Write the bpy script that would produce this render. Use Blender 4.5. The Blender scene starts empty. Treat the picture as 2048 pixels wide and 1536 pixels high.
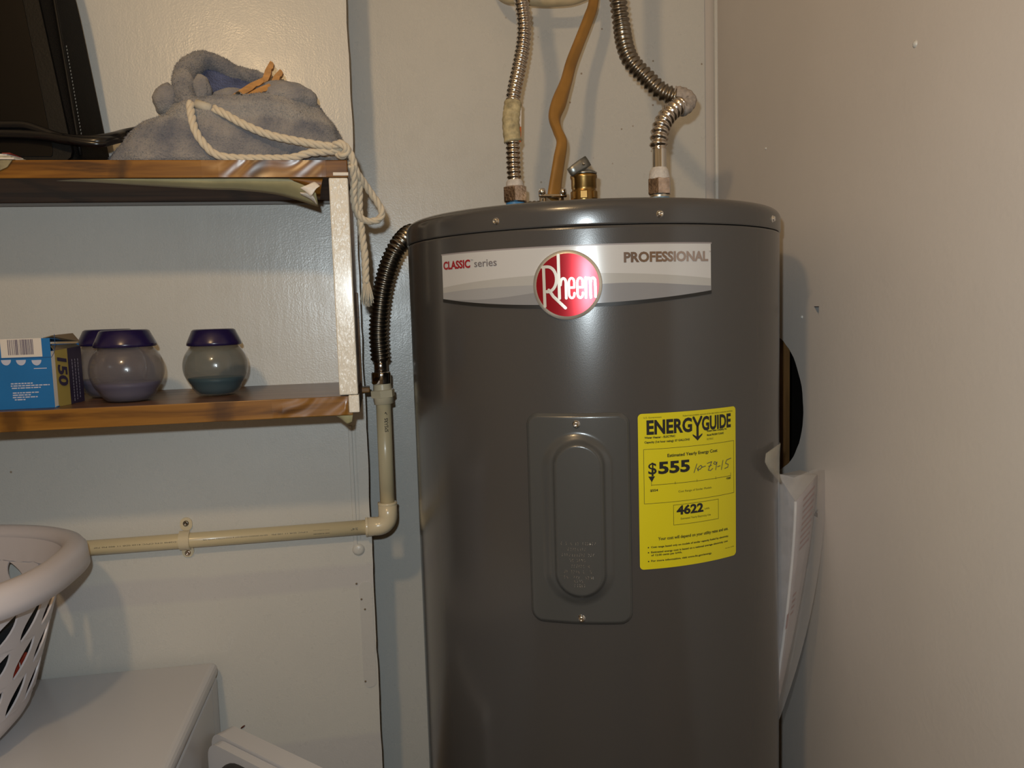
import bpy, bmesh, math, random
from mathutils import Vector, Matrix, noise
random.seed(7)
C = bpy.context.scene.collection
PI = math.pi
# ------------------------------------------------------------------ camera, lights, exposure
CAM = Vector((0, 0, 1.40)); FPX = 1600.0
th, ph, ro = math.radians(9.3), math.radians(5.4), math.radians(1.72)
FW = Vector((math.sin(th)*math.cos(ph), math.cos(th)*math.cos(ph), -math.sin(ph)))
r0 = Vector((math.cos(th), -math.sin(th), 0)); u0 = r0.cross(FW)
RT = r0*math.cos(ro) - u0*math.sin(ro); UP = r0*math.sin(ro) + u0*math.cos(ro)
cam = bpy.data.cameras.new('camera'); camo = bpy.data.objects.new('camera', cam); C.objects.link(camo)
cam.sensor_width = 36; cam.lens = FPX*36/2048; cam.clip_start = 0.02
camo.matrix_world = Matrix.Translation(CAM) @ Matrix((RT, UP, -FW)).transposed().to_4x4()
bpy.context.scene.camera = camo
vs = bpy.context.scene.view_settings
bpy.context.scene.display_settings.display_device = 'sRGB'
vs.view_transform = 'Standard'; vs.look = 'None'; vs.gamma = 1; vs.use_curve_mapping = False; vs.exposure = 0.0
w = bpy.data.worlds.new('world'); bpy.context.scene.world = w; w.use_nodes = True
w.node_tree.nodes['Background'].inputs[0].default_value = (.5, .5, .5, 1)
w.node_tree.nodes['Background'].inputs[1].default_value = 0.02
# warm bulb hanging in the room, left of and above the camera
L = bpy.data.lights.new('warm_bulb', 'POINT'); L.energy = 13.8; L.color = (1, .67, .34); L.shadow_soft_size = .035
lo = bpy.data.objects.new('warm_bulb', L); C.objects.link(lo); lo.location = (-.33, 0, 2.05)
# the camera's flash, just up and left of the lens
L = bpy.data.lights.new('flash', 'SPOT'); L.energy = 15.8; L.color = (.84, .95, 1); L.shadow_soft_size = .009
L.spot_size = math.radians(105); L.spot_blend = .12
lo = bpy.data.objects.new('flash', L); C.objects.link(lo)
lo.matrix_world = Matrix.Translation(CAM + RT*-.03 + UP*.055) @ Matrix((RT, UP, -FW)).transposed().to_4x4()

def ray(px, py): return FW + RT*((px-1024)/FPX) + UP*((768-py)/FPX)
def hy(px, py, Y): d = ray(px, py); return CAM + d*(Y/d.y)      # point of the plane Y=const seen at a pixel
def hx(px, py, X): d = ray(px, py); return CAM + d*(X/d.x)
def hz(px, py, Z): d = ray(px, py); return CAM + d*((Z-CAM.z)/d.z)

# ------------------------------------------------------------------ helpers
def tag(o, label=None, cat=None, group=None, kind=None):
    if label: o['label'] = label
    if cat: o['category'] = cat
    if group: o['group'] = group
    if kind: o['kind'] = kind
    return o
def thing(name, loc, label, cat, group=None):
    o = bpy.data.objects.new(name, None); C.objects.link(o); o.location = loc; o.empty_display_size = .02
    return tag(o, label, cat, group)
def wloc(p):
    v = Vector((0, 0, 0))
    if p.type == 'EMPTY': v = p.location.copy()      # parts themselves sit at the world origin
    return v
def link(name, me, mat, parent=None, smooth=False, kind=None, label=None):
    o = bpy.data.objects.new(name, me); C.objects.link(o)
    if mat: me.materials.append(mat)
    if smooth:
        for p in me.polygons: p.use_smooth = True
    if parent:
        o.parent = parent
        o.matrix_parent_inverse = Matrix.Translation(-wloc(parent))
    tag(o, label, None, None, kind)
    return o
def mk(name, verts, faces, mat, parent=None, smooth=False, **k):
    me = bpy.data.meshes.new(name); me.from_pydata([tuple(v) for v in verts], [], faces); me.update()
    return link(name, me, mat, parent, smooth, **k)
def bmobj(name, bm, mat, parent=None, smooth=False, **k):
    me = bpy.data.meshes.new(name); bm.normal_update(); bm.to_mesh(me); bm.free()
    return link(name, me, mat, parent, smooth, **k)
def fixn(bm): bmesh.ops.recalc_face_normals(bm, faces=bm.faces)
def bbox(bm, a, b, bev=0, seg=2, M=None):
    g = bmesh.ops.create_cube(bm, size=1)['verts']
    a, b = Vector(a), Vector(b); c = (a+b)/2; s = b-a
    for v in g: v.co = Vector((v.co.x*s.x, v.co.y*s.y, v.co.z*s.z)) + c
    if bev:
        es = list({e for v in g for e in v.link_edges})
        r = bmesh.ops.bevel(bm, geom=es, offset=bev, segments=seg, profile=.5, affect='EDGES')
        g = list({v for f in r['faces'] for v in f.verts} | {v for v in g if v.is_valid})
    if M:
        for v in g: v.co = M @ v.co
    return g
def box(name, a, b, mat, parent=None, bev=0, seg=2, M=None, **k):
    bm = bmesh.new(); bbox(bm, a, b, bev, seg, M)
    return bmobj(name, bm, mat, parent, **k)
def catmull(pts, n, closed=False):
    pts = [Vector(p) for p in pts]; N = len(pts); out = []
    segs = N if closed else N-1
    for i in range(segs):
        if closed: p0, p1, p2, p3 = pts[(i-1) % N], pts[i], pts[(i+1) % N], pts[(i+2) % N]
        else: p0, p1, p2, p3 = pts[max(i-1, 0)], pts[i], pts[i+1], pts[min(i+2, N-1)]
        for k in range(n):
            t = k/n
            out.append(.5*((2*p1) + (p2-p0)*t + (2*p0-5*p1+4*p2-p3)*t*t + (3*p1-p0-3*p2+p3)*t**3))
    if not closed: out.append(pts[-1])
    return out
def resample(pts, step):
    L = [0]
    for a, b in zip(pts, pts[1:]): L.append(L[-1]+(b-a).length)
    n = max(2, int(L[-1]/step)); out = []; j = 0
    for i in range(n+1):
        s = L[-1]*i/n
        while j < len(L)-2 and L[j+1] < s: j += 1
        t = (s-L[j])/max(1e-9, L[j+1]-L[j]); out.append(pts[j].lerp(pts[j+1], min(1, max(0, t))))
    return out, L[-1]
def frames(path, up=None, closed=False):
    n = len(path); T = []
    for i in range(n):
        a = path[(i-1) % n] if (closed or i > 0) else path[i]
        b = path[(i+1) % n] if (closed or i < n-1) else path[i]
        T.append((b-a).normalized())
    u = up or (Vector((0, 0, 1)) if abs(T[0].z) < .9 else Vector((1, 0, 0)))
    N = []
    for t in T:
        u = (u - t*u.dot(t)).normalized(); N.append(u.copy())
    return T, N
def tube(path, rad, seg=16, closed=False, cap=True, up=None, flat=1.0):
    T, N = frames(path, up, closed); n = len(path); V = []; Fc = []
    for i in range(n):
        r = rad(i) if callable(rad) else rad
        B = T[i].cross(N[i])
        for k in range(seg):
            a = 2*PI*k/seg
            V.append(path[i] + N[i]*(r*math.cos(a)) + B*(r*flat*math.sin(a)))
    m = n if closed else n-1
    for i in range(m):
        j = (i+1) % n
        for k in range(seg):
            l = (k+1) % seg
            Fc.append((i*seg+k, i*seg+l, j*seg+l, j*seg+k))
    if cap and not closed:
        Fc.append(tuple(range(seg-1, -1, -1))); Fc.append(tuple((n-1)*seg+k for k in range(seg)))
    return V, Fc
def mktube(name, path, rad, mat, parent=None, seg=16, smooth=True, **k):
    kk = {x: k.pop(x) for x in ('closed', 'cap', 'up', 'flat') if x in k}
    V, Fc = tube(path, rad, seg, **kk)
    return mk(name, V, Fc, mat, parent, smooth, **k)
def lathe(name, prof, c, mat, parent=None, seg=64, smooth=True, axis=None, ref=None, **k):
    """prof: list of (r, h) from c along axis"""
    ax = Vector(axis or (0, 0, 1)).normalized()
    e1 = Vector(ref) if ref else (Vector((1, 0, 0)) if abs(ax.x) < .9 else Vector((0, 1, 0)))
    e1 = (e1-ax*e1.dot(ax)).normalized(); e2 = ax.cross(e1); c = Vector(c); V = []; Fc = []
    for r, h in prof:
        for s in range(seg):
            a = 2*PI*s/seg; V.append(c+ax*h+e1*(max(r, 1e-5)*math.cos(a))+e2*(max(r, 1e-5)*math.sin(a)))
    for i in range(len(prof)-1):
        for s in range(seg):
            t = (s+1) % seg; Fc.append((i*seg+s, i*seg+t, (i+1)*seg+t, (i+1)*seg+s))
    return mk(name, V, Fc, mat, parent, smooth, **k)
def rrect(x0, y0, x1, y1, r, n=5):
    out = []
    for cx, cy, a0 in ((x1-r, y1-r, 0), (x0+r, y1-r, 90), (x0+r, y0+r, 180), (x1-r, y0+r, 270)):
        for k in range(n+1):
            a = math.radians(a0+90*k/n); out.append((cx+r*math.cos(a), cy+r*math.sin(a)))
    return out
def prism(bm, poly, f0, f1):
    """poly 2D; f0,f1 map (x,y) to the two ends"""
    a = [bm.verts.new(f0(x, y)) for x, y in poly]; b = [bm.verts.new(f1(x, y)) for x, y in poly]
    n = len(poly); bm.faces.new(a); bm.faces.new(list(reversed(b)))
    for i in range(n): bm.faces.new((a[i], b[i], b[(i+1) % n], a[(i+1) % n]))
    fixn(bm)
# ------------------------------------------------------------------ materials
def nodes(name):
    m = bpy.data.materials.new(name); m.use_nodes = True
    return m, m.node_tree, m.node_tree.nodes, m.node_tree.links, m.node_tree.nodes['Principled BSDF']
def pm(name, col, rough=.5, metal=0, spec=.5, bump=0, bscale=200, bdist=.001, var=0, vscale=8, coat=0, crough=.1, trans=0, alpha=1, sss=0, stretch=None, sheen=0, emis=None):
    m, nt, N, Lk, b = nodes(name)
    b.inputs['Base Color'].default_value = (*col, 1); b.inputs['Roughness'].default_value = rough
    b.inputs['Metallic'].default_value = metal; b.inputs['Specular IOR Level'].default_value = spec
    b.inputs['Coat Weight'].default_value = coat; b.inputs['Coat Roughness'].default_value = crough
    b.inputs['Transmission Weight'].default_value = trans; b.inputs['Alpha'].default_value = alpha
    if sheen: b.inputs['Sheen Weight'].default_value = sheen
    tc = N.new('ShaderNodeTexCoord'); src = tc.outputs['Object']
    if stretch:
        mp = N.new('ShaderNodeMapping'); mp.inputs['Scale'].default_value = stretch; Lk.new(src, mp.inputs[0]); src = mp.outputs[0]
    if bump:
        t = N.new('ShaderNodeTexNoise'); t.inputs['Scale'].default_value = bscale; t.inputs['Detail'].default_value = 3
        Lk.new(src, t.inputs['Vector']); bp = N.new('ShaderNodeBump'); bp.inputs['Strength'].default_value = bump; bp.inputs['Distance'].default_value = bdist
        Lk.new(t.outputs[0], bp.inputs['Height']); Lk.new(bp.outputs[0], b.inputs['Normal'])
    if var:
        t = N.new('ShaderNodeTexNoise'); t.inputs['Scale'].default_value = vscale; t.inputs['Detail'].default_value = 4; Lk.new(src, t.inputs['Vector'])
        r = N.new('ShaderNodeValToRGB'); r.color_ramp.elements[0].position = .3; r.color_ramp.elements[1].position = .7
        r.color_ramp.elements[0].color = (*[c*(1-var) for c in col], 1); r.color_ramp.elements[1].color = (*[min(1, c*(1+var)) for c in col], 1)
        Lk.new(t.outputs[0], r.inputs[0]); Lk.new(r.outputs[0], b.inputs['Base Color'])
    return m
def wallmat(name, col, bands=False, specks=False, rough=.27, bumpd=.0004, bsc=420):
    m, nt, N, Lk, b = nodes(name)
    b.inputs['Roughness'].default_value = rough; b.inputs['Specular IOR Level'].default_value = .6
    tc = N.new('ShaderNodeTexCoord'); P = tc.outputs['Object']
    def nz(sc, det=3, mul=None):
        t = N.new('ShaderNodeTexNoise'); t.inputs['Scale'].default_value = sc; t.inputs['Detail'].default_value = det
        if mul:
            mp = N.new('ShaderNodeMapping'); mp.inputs['Scale'].default_value = mul; Lk.new(P, mp.inputs[0]); Lk.new(mp.outputs[0], t.inputs['Vector'])
        else: Lk.new(P, t.inputs['Vector'])
        return t.outputs[0]
    def mix(fac, c1, c2):
        x = N.new('ShaderNodeMix'); x.data_type = 'RGBA'
        if isinstance(fac, float): x.inputs[0].default_value = fac
        else: Lk.new(fac, x.inputs[0])
        for i, c in ((6, c1), (7, c2)):
            if isinstance(c, tuple): x.inputs[i].default_value = (*c, 1)
            else: Lk.new(c, x.inputs[i])
        return x.outputs[2]
    def mth(op, a, bb=None, cc=None):
        x = N.new('ShaderNodeMath'); x.operation = op
        for i, v in enumerate((a, bb, cc)):
            if v is None: continue
            if isinstance(v, (int, float)): x.inputs[i].default_value = v
            else: Lk.new(v, x.inputs[i])
        return x.outputs[0]
    mr = N.new('ShaderNodeMapRange'); Lk.new(nz(2.3, 5), mr.inputs[0]); mr.inputs[1].default_value = .35; mr.inputs[2].default_value = .65
    c = mix(mr.outputs[0], tuple(x*.95 for x in col), tuple(min(1, x*1.04) for x in col))
    if bands:
        sp = N.new('ShaderNodeSeparateXYZ'); Lk.new(P, sp.inputs[0])
        zz = mth('ADD', sp.outputs[2], mth('MULTIPLY', mth('SUBTRACT', nz(9, 4), .5), .012))
        zc = mth('ADD', zz, 0.0)
        for z0, z1 in ((.975, 1.012), (.655, .735)):
            up_ = N.new('ShaderNodeMapRange'); Lk.new(zc, up_.inputs[0]); up_.inputs[1].default_value = z0-.004; up_.inputs[2].default_value = z0+.004
            dn = N.new('ShaderNodeMapRange'); Lk.new(zc, dn.inputs[0]); dn.inputs[1].default_value = z1-.004; dn.inputs[2].default_value = z1+.004; dn.inputs[3].default_value = 1; dn.inputs[4].default_value = 0
            c = mix(mth('MULTIPLY', mth('MULTIPLY', up_.outputs[0], dn.outputs[0]), .45), c, (.53, .51, .53))
    vo = N.new('ShaderNodeTexVoronoi'); vo.inputs['Scale'].default_value = 55 if specks else 14
    Lk.new(P, vo.inputs['Vector'])
    s = N.new('ShaderNodeMapRange'); Lk.new(vo.outputs['Distance'], s.inputs[0]); s.inputs[1].default_value = .06 if specks else .014; s.inputs[2].default_value = .12 if specks else .03; s.inputs[3].default_value = 1; s.inputs[4].default_value = 0
    sc = N.new('ShaderNodeSeparateColor'); Lk.new(vo.outputs['Color'], sc.inputs[0])
    g = mth('GREATER_THAN', sc.outputs[0], .6 if specks else .55)
    fac = mth('MULTIPLY', s.outputs[0], g)
    if specks:
        sp = N.new('ShaderNodeSeparateXYZ'); Lk.new(P, sp.inputs[0])
        a = N.new('ShaderNodeMapRange'); Lk.new(sp.outputs[0], a.inputs[0]); a.inputs[1].default_value = .16; a.inputs[2].default_value = .34
        fac = mth('MULTIPLY', fac, a.outputs[0])
    c = mix(mth('MULTIPLY', fac, .75), c, (.22, .13, .06))
    Lk.new(c, b.inputs['Base Color'])
    h = mth('ADD', nz(bsc, 3), mth('MULTIPLY', nz(40, 3, (3, 1, .5)), .8))
    bp = N.new('ShaderNodeBump'); bp.inputs['Strength'].default_value = .55; bp.inputs['Distance'].default_value = bumpd
    Lk.new(h, bp.inputs['Height']); Lk.new(bp.outputs[0], b.inputs['Normal'])
    rr = N.new('ShaderNodeMapRange'); Lk.new(nz(30), rr.inputs[0]); rr.inputs[3].default_value = rough-.08; rr.inputs[4].default_value = rough+.12
    Lk.new(rr.outputs[0], b.inputs['Roughness'])
    return m
def woodmat(name, cols, scale=(2, 30, 60), rough=.42, coat=.08, knot=True, axis=0, ks=5.0):
    m, nt, N, Lk, b = nodes(name); b.inputs['Roughness'].default_value = rough
    b.inputs['Coat Weight'].default_value = coat; b.inputs['Coat Roughness'].default_value = .2; b.inputs['Specular IOR Level'].default_value = .35
    tc = N.new('ShaderNodeTexCoord'); mp = N.new('ShaderNodeMapping'); mp.inputs['Scale'].default_value = scale; Lk.new(tc.outputs['Object'], mp.inputs[0])
    warp = N.new('ShaderNodeTexNoise'); warp.inputs['Scale'].default_value = 1.2; Lk.new(mp.outputs[0], warp.inputs['Vector'])
    ad = N.new('ShaderNodeMix'); ad.data_type = 'RGBA'; ad.blend_type = 'ADD'; ad.inputs[0].default_value = .9; Lk.new(mp.outputs[0], ad.inputs[6]); Lk.new(warp.outputs[1], ad.inputs[7])
    t = N.new('ShaderNodeTexNoise'); t.inputs['Scale'].default_value = 1.5; t.inputs['Detail'].default_value = 6; Lk.new(ad.outputs[2], t.inputs['Vector'])
    r = N.new('ShaderNodeValToRGB'); e = r.color_ramp.elements; e[0].position = .32; e[0].color = (*cols[0], 1); e[1].position = .66; e[1].color = (*cols[2], 1)
    x = e.new(.47); x.color = (*cols[1], 1); Lk.new(t.outputs[0], r.inputs[0]); col = r.outputs[0]
    if knot:
        sx = N.new('ShaderNodeSeparateXYZ'); Lk.new(tc.outputs['Object'], sx.inputs[0])
        wn = N.new('ShaderNodeTexNoise'); wn.inputs['Scale'].default_value = 45; Lk.new(tc.outputs['Object'], wn.inputs['Vector'])
        ma = N.new('ShaderNodeMath'); ma.operation = 'MULTIPLY_ADD'; Lk.new(wn.outputs[0], ma.inputs[0]); ma.inputs[1].default_value = .03; Lk.new(sx.outputs[0], ma.inputs[2])
        v = N.new('ShaderNodeTexVoronoi'); v.voronoi_dimensions = '1D'; v.inputs['Scale'].default_value = ks; Lk.new(ma.outputs[0], v.inputs['W'])
        k = N.new('ShaderNodeMapRange'); Lk.new(v.outputs['Distance'], k.inputs[0]); k.inputs[1].default_value = .02; k.inputs[2].default_value = .09; k.inputs[3].default_value = .7; k.inputs[4].default_value = 0
        mx = N.new('ShaderNodeMix'); mx.data_type = 'RGBA'; Lk.new(k.outputs[0], mx.inputs[0]); Lk.new(col, mx.inputs[6]); mx.inputs[7].default_value = (*[c*.8 for c in cols[0]], 1); col = mx.outputs[2]
    Lk.new(col, b.inputs['Base Color'])
    return m

CREAM = (.63, .62, .58)
M_wall = wallmat('cream_wall_paint', CREAM, bands=True)
M_recess = wallmat('cream_recess_paint', CREAM, specks=True)
M_right = wallmat('beige_drywall_paint', (.625, .57, .52), rough=.5, bumpd=.0004, bsc=160)
M_room = pm('room_paint', (.70, .67, .63), .6)
M_ceil = pm('ceiling_paint', (.75, .73, .70), .7)
M_floor = pm('concrete', (.25, .23, .21), .7, bump=.3, bscale=30, var=.2)
M_ghost = wallmat('lilac_grey_paint', (.585, .575, .55))
M_dark = pm('gap_shade_black', (.013, .010, .008), .9, spec=.1)  # near-black colour stands in for shade in the wall hole and gaps
M_tank = pm('grey_tank_enamel', (.057, .054, .052), .24, spec=.5, bump=.12, bscale=900, bdist=.0003, coat=.35, crough=.16)
M_panel = pm('grey_cover_enamel', (.062, .063, .061), .26, spec=.5, bump=.12, bscale=900, bdist=.0003, coat=.3, crough=.12)
M_steel = pm('stainless_steel', (.62, .56, .5), .2, metal=1)
M_steeld = pm('dull_stainless', (.27, .24, .20), .28, metal=1)
M_chrome = pm('chrome', (.75, .75, .74), .1, metal=1)
M_zinc = pm('zinc_plated', (.6, .57, .5), .3, metal=1, var=.25, vscale=60)
M_nut = pm('scaled_nut_metal', (.62, .5, .42), .22, metal=1, bump=.5, bscale=300, var=.3, vscale=120)
M_brass = pm('brass', (.33, .21, .075), .33, metal=1, var=.15, vscale=40)
M_lever = pm('grey_lever_steel', (.3, .31, .3), .35, metal=.9, var=.2, vscale=60)
M_scale = pm('white_mineral_scale', (.62, .58, .54), .9, bump=.8, bscale=500, var=.15, vscale=200)
M_blue = pm('blue_thread_sealant', (.06, .24, .5), .4)
M_bluepatch = pm('blue_sealant_with_scale', (.15, .33, .52), .6, var=.5, vscale=90)
M_conduit = pm('orange_brown_cable_sheath', (.33, .165, .035), .45, var=.28, vscale=14, bump=.2, bscale=60)
M_pvc = pm('cream_cpvc', (.66, .55, .34), .33, spec=.5, coat=.2, crough=.15)
M_pvcf = pm('cream_cpvc_fitting', (.70, .60, .41), .28, coat=.3, crough=.12)
M_white = pm('white_gloss_paint', (.74, .70, .61), .28, bump=1, bscale=240, bdist=.0016, coat=.3, crough=.15, stretch=(1, 1, .35))
M_woodo = woodmat('orange_wood_contact_paper', ((.03, .010, .002), (.155, .060, .006), (.25, .108, .012)), (4, 40, 60), ks=7)
M_woodl = woodmat('light_pine_contact_paper', ((.07, .027, .005), (.22, .095, .013), (.29, .135, .022)), (3, 30, 45), ks=4.6)
M_woodd = woodmat('dark_shaded_wood', ((.035, .015, .007), (.08, .034, .014), (.12, .055, .022)), (3, 20, 60), rough=.7, coat=0)  # darkened wood; on shelf undersides the shade is put into this colour
M_woodt = woodmat('brown_wood_grain_paper', ((.07, .035, .022), (.14, .075, .045), (.2, .11, .065)), (2, 40, 30), rough=.35)
M_backing = pm('yellowed_peeled_backing', (.42, .37, .2), .45, var=.2, vscale=20, bump=.3, bscale=60)
M_flake = pm('white_paint_smear', (.66, .6, .52), .4, bump=.6, bscale=200)
M_ink = pm('black_ink', (.012, .012, .012), .45)
M_silver = pm('silver_label_film', (.56, .55, .54), .2, metal=.15)
M_lab2 = pm('silver_label_band_light', (.44, .43, .41), .2, metal=.15)
M_lab3 = pm('silver_label_band_mid', (.35, .35, .355), .2, metal=.15)
M_lab4 = pm('silver_label_band_dark', (.26, .26, .27), .2, metal=.15)
M_redink = pm('red_ink', (.30, .012, .018), .35)
M_greyink = pm('grey_ink', (.16, .14, .14), .35)
M_foilred = pm('red_foil', (.36, .008, .016), .25, metal=.6)
M_foil = pm('silver_foil', (.8, .76, .68), .3, metal=.7)
M_yellow = pm('yellow_label_paper', (.62, .53, .008), .4)
M_pen = pm('pen_ink', (.05, .05, .07), .4)
M_lilac = pm('white_basket_plastic', (.60, .56, .58), .35, spec=.5)
M_dryer = pm('white_appliance_enamel', (.555, .555, .575), .28, spec=.5, coat=.2, bump=.05, bscale=700)
M_gasket = pm('dark_grey_gasket', (.035, .034, .032), .5)
M_black = pm('black_leatherette', (.005, .0045, .004), .5, spec=.2, bump=.2, bscale=350)
M_blackg = pm('black_glossy_panel', (.004, .003, .0025), .3, spec=.25)
M_mesh = pm('black_woven_gusset', (.005, .0042, .0036), .8, spec=.12, bump=1, bscale=600)
M_blackt = pm('grey_thread', (.3, .29, .26), .7)
M_cable = pm('black_rubber_cable', (.006, .006, .007), .22)
M_towel = None
M_rope = pm('cream_cotton_cord', (.62, .54, .41), .85, bump=.5, bscale=900, sheen=.3)
M_peg = pm('clothespin_wood', (.42, .20, .05), .6, var=.25, vscale=90, stretch=(1, 1, 3))
M_cardb = pm('blue_printed_card', (.008, .13, .36), .4, var=.06, vscale=20)
M_cardin = pm('brown_inner_card', (.2, .15, .09), .8)
M_gold = pm('gold_printed_card', (.36, .27, .07), .45)
M_purple = pm('dark_purple_card', (.035, .025, .06), .45)
M_offw = pm('off_white_card', (.6, .55, .5), .55)
M_lid = pm('navy_plastic_lid', (.014, .009, .05), .25)
M_bagfilm = None
M_paper = pm('white_paper', (.43, .37, .38), .45)

def towel():
    m, nt, N, Lk, b = nodes('blue_grey_terry_cloth'); b.inputs['Roughness'].default_value = 1; b.inputs['Specular IOR Level'].default_value = .1
    b.inputs['Sheen Weight'].default_value = .35
    tc = N.new('ShaderNodeTexCoord')
    t = N.new('ShaderNodeTexNoise'); t.inputs['Scale'].default_value = 28; t.inputs['Detail'].default_value = 5; Lk.new(tc.outputs['Object'], t.inputs['Vector'])
    r = N.new('ShaderNodeValToRGB'); e = r.color_ramp.elements; e[0].position = .3; e[0].color = (.15, .155, .185, 1); e[1].position = .7; e[1].color = (.36, .33, .305, 1); Lk.new(t.outputs[0], r.inputs[0])
    # woven border stripes
    sp = N.new('ShaderNodeSeparateXYZ'); Lk.new(tc.outputs['Object'], sp.inputs[0])
    w = N.new('ShaderNodeMath'); w.operation = 'MULTIPLY_ADD'; Lk.new(t.outputs[0], w.inputs[0]); w.inputs[1].default_value = .02; Lk.new(sp.outputs[2], w.inputs[2])
    a = N.new('ShaderNodeMapRange'); Lk.new(w.outputs[0], a.inputs[0]); a.inputs[1].default_value = 1.648; a.inputs[2].default_value = 1.655; 
    a2 = N.new('ShaderNodeMapRange'); Lk.new(w.outputs[0], a2.inputs[0]); a2.inputs[1].default_value = 1.67; a2.inputs[2].default_value = 1.675; a2.inputs[3].default_value = 1; a2.inputs[4].default_value = 0
    mu = N.new('ShaderNodeMath'); mu.operation = 'MULTIPLY'; Lk.new(a.outputs[0], mu.inputs[0]); Lk.new(a2.outputs[0], mu.inputs[1])
    m2 = N.new('ShaderNodeMath'); m2.operation = 'MULTIPLY'; Lk.new(mu.outputs[0], m2.inputs[0]); m2.inputs[1].default_value = .6
    mx = N.new('ShaderNodeMix'); mx.data_type = 'RGBA'; Lk.new(m2.outputs[0], mx.inputs[0]); Lk.new(r.outputs[0], mx.inputs[6]); mx.inputs[7].default_value = (.38, .36, .34, 1)
    Lk.new(mx.outputs[2], b.inputs['Base Color'])
    v = N.new('ShaderNodeTexNoise'); v.inputs['Scale'].default_value = 420; v.inputs['Detail'].default_value = 4; Lk.new(tc.outputs['Object'], v.inputs['Vector'])
    bp = N.new('ShaderNodeBump'); bp.inputs['Strength'].default_value = 1; bp.inputs['Distance'].default_value = .003; Lk.new(v.outputs[0], bp.inputs['Height']); Lk.new(bp.outputs[0], b.inputs['Normal'])
    return m
M_towel = towel()
def jarmat(name, col, al):
    m, nt, N, Lk, b = nodes(name)
    b.inputs['Base Color'].default_value = (*col, 1); b.inputs['Roughness'].default_value = .22; b.inputs['Coat Weight'].default_value = .8; b.inputs['Coat Roughness'].default_value = .07
    b.inputs['Alpha'].default_value = al
    tc = N.new('ShaderNodeTexCoord'); v = N.new('ShaderNodeTexVoronoi'); v.inputs['Scale'].default_value = 150; Lk.new(tc.outputs['Object'], v.inputs['Vector'])
    bp = N.new('ShaderNodeBump'); bp.inputs['Strength'].default_value = .25; bp.inputs['Distance'].default_value = .0008; Lk.new(v.outputs[0], bp.inputs['Height']); Lk.new(bp.outputs[0], b.inputs['Coat Normal'])
    return m
M_jar = jarmat('violet_grey_clear_plastic', (.16, .145, .16), .5); M_jar2 = jarmat('teal_grey_clear_plastic', (.09, .115, .12), .5)
M_gel = pm('violet_gel', (.12, .115, .24), .4); M_gel2 = pm('teal_gel', (.02, .09, .14), .4)
def film(name, a, col=(.8, .78, .78)):
    m, nt, N, Lk, b = nodes(name)
    b.inputs['Base Color'].default_value = (*col, 1); b.inputs['Roughness'].default_value = .12; b.inputs['Alpha'].default_value = a
    tc = N.new('ShaderNodeTexCoord'); v = N.new('ShaderNodeTexNoise'); v.inputs['Scale'].default_value = 35; Lk.new(tc.outputs['Object'], v.inputs['Vector'])
    bp = N.new('ShaderNodeBump'); bp.inputs['Strength'].default_value = .6; bp.inputs['Distance'].default_value = .004; Lk.new(v.outputs[0], bp.inputs['Height']); Lk.new(bp.outputs[0], b.inputs['Normal'])
    return m
M_film = film('clear_plastic_film', .2); M_tape = film('clear_tape', .3, (.7, .66, .55))

# ------------------------------------------------------------------ room shell
YL, YR, XE, XR = 1.235, 1.37, -.026, .605
XL, YF, ZC = -1.7, -1.6, 2.45
def S(o): o['kind'] = 'structure'; return o
S(box('floor', (XL-.1, YF-.1, -.1), (XR+.25, YR+.1, 0), M_floor))
S(box('ceiling', (XL-.1, YF-.1, ZC), (XR+.25, YR+.1, ZC+.1), M_ceil))
S(box('wall_left', (XL-.1, YF, 0), (XL, YL, ZC), M_room))
S(box('wall_front', (XL-.1, YF-.1, 0), (XR+.25, YF, ZC), M_room))
# proud back wall panel, its right edge a little ragged
bm = bmesh.new()
poly = [(XL, 0), (XE, 0)]
n = 160
for i in range(1, n):
    z = ZC*i/n; poly.append((XE + .0022*noise.noise((0, 3, z*14)) + .001*noise.noise((4, 0, z*60)), z))
poly += [(XE, ZC), (XL, ZC)]
prism(bm, poly, lambda x, z: Vector((x, YL, z)), lambda x, z: Vector((x, YL+.012, z)))
S(bmobj('wall_back', bm, M_wall))
S(box('wall_back_core', (XL, YL+.012, 0), (XE-.004, YR+.1, ZC), M_dark))
S(box('wall_recess', (XE-.004, YR, 0), (.583, YR+.02, ZC), M_recess))
S(box('trim_1', (.579, YR+.006, 0), (XR, YR+.025, ZC), M_right))
bm = bmesh.new(); V, Fc = tube([Vector((XR-.001, YR-.001, z)) for z in (0, .6, 1.2, 1.8, ZC)], .0045, 10)
S(mk('trim_2', V, Fc, M_recess, smooth=True)); bm.free()
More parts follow.
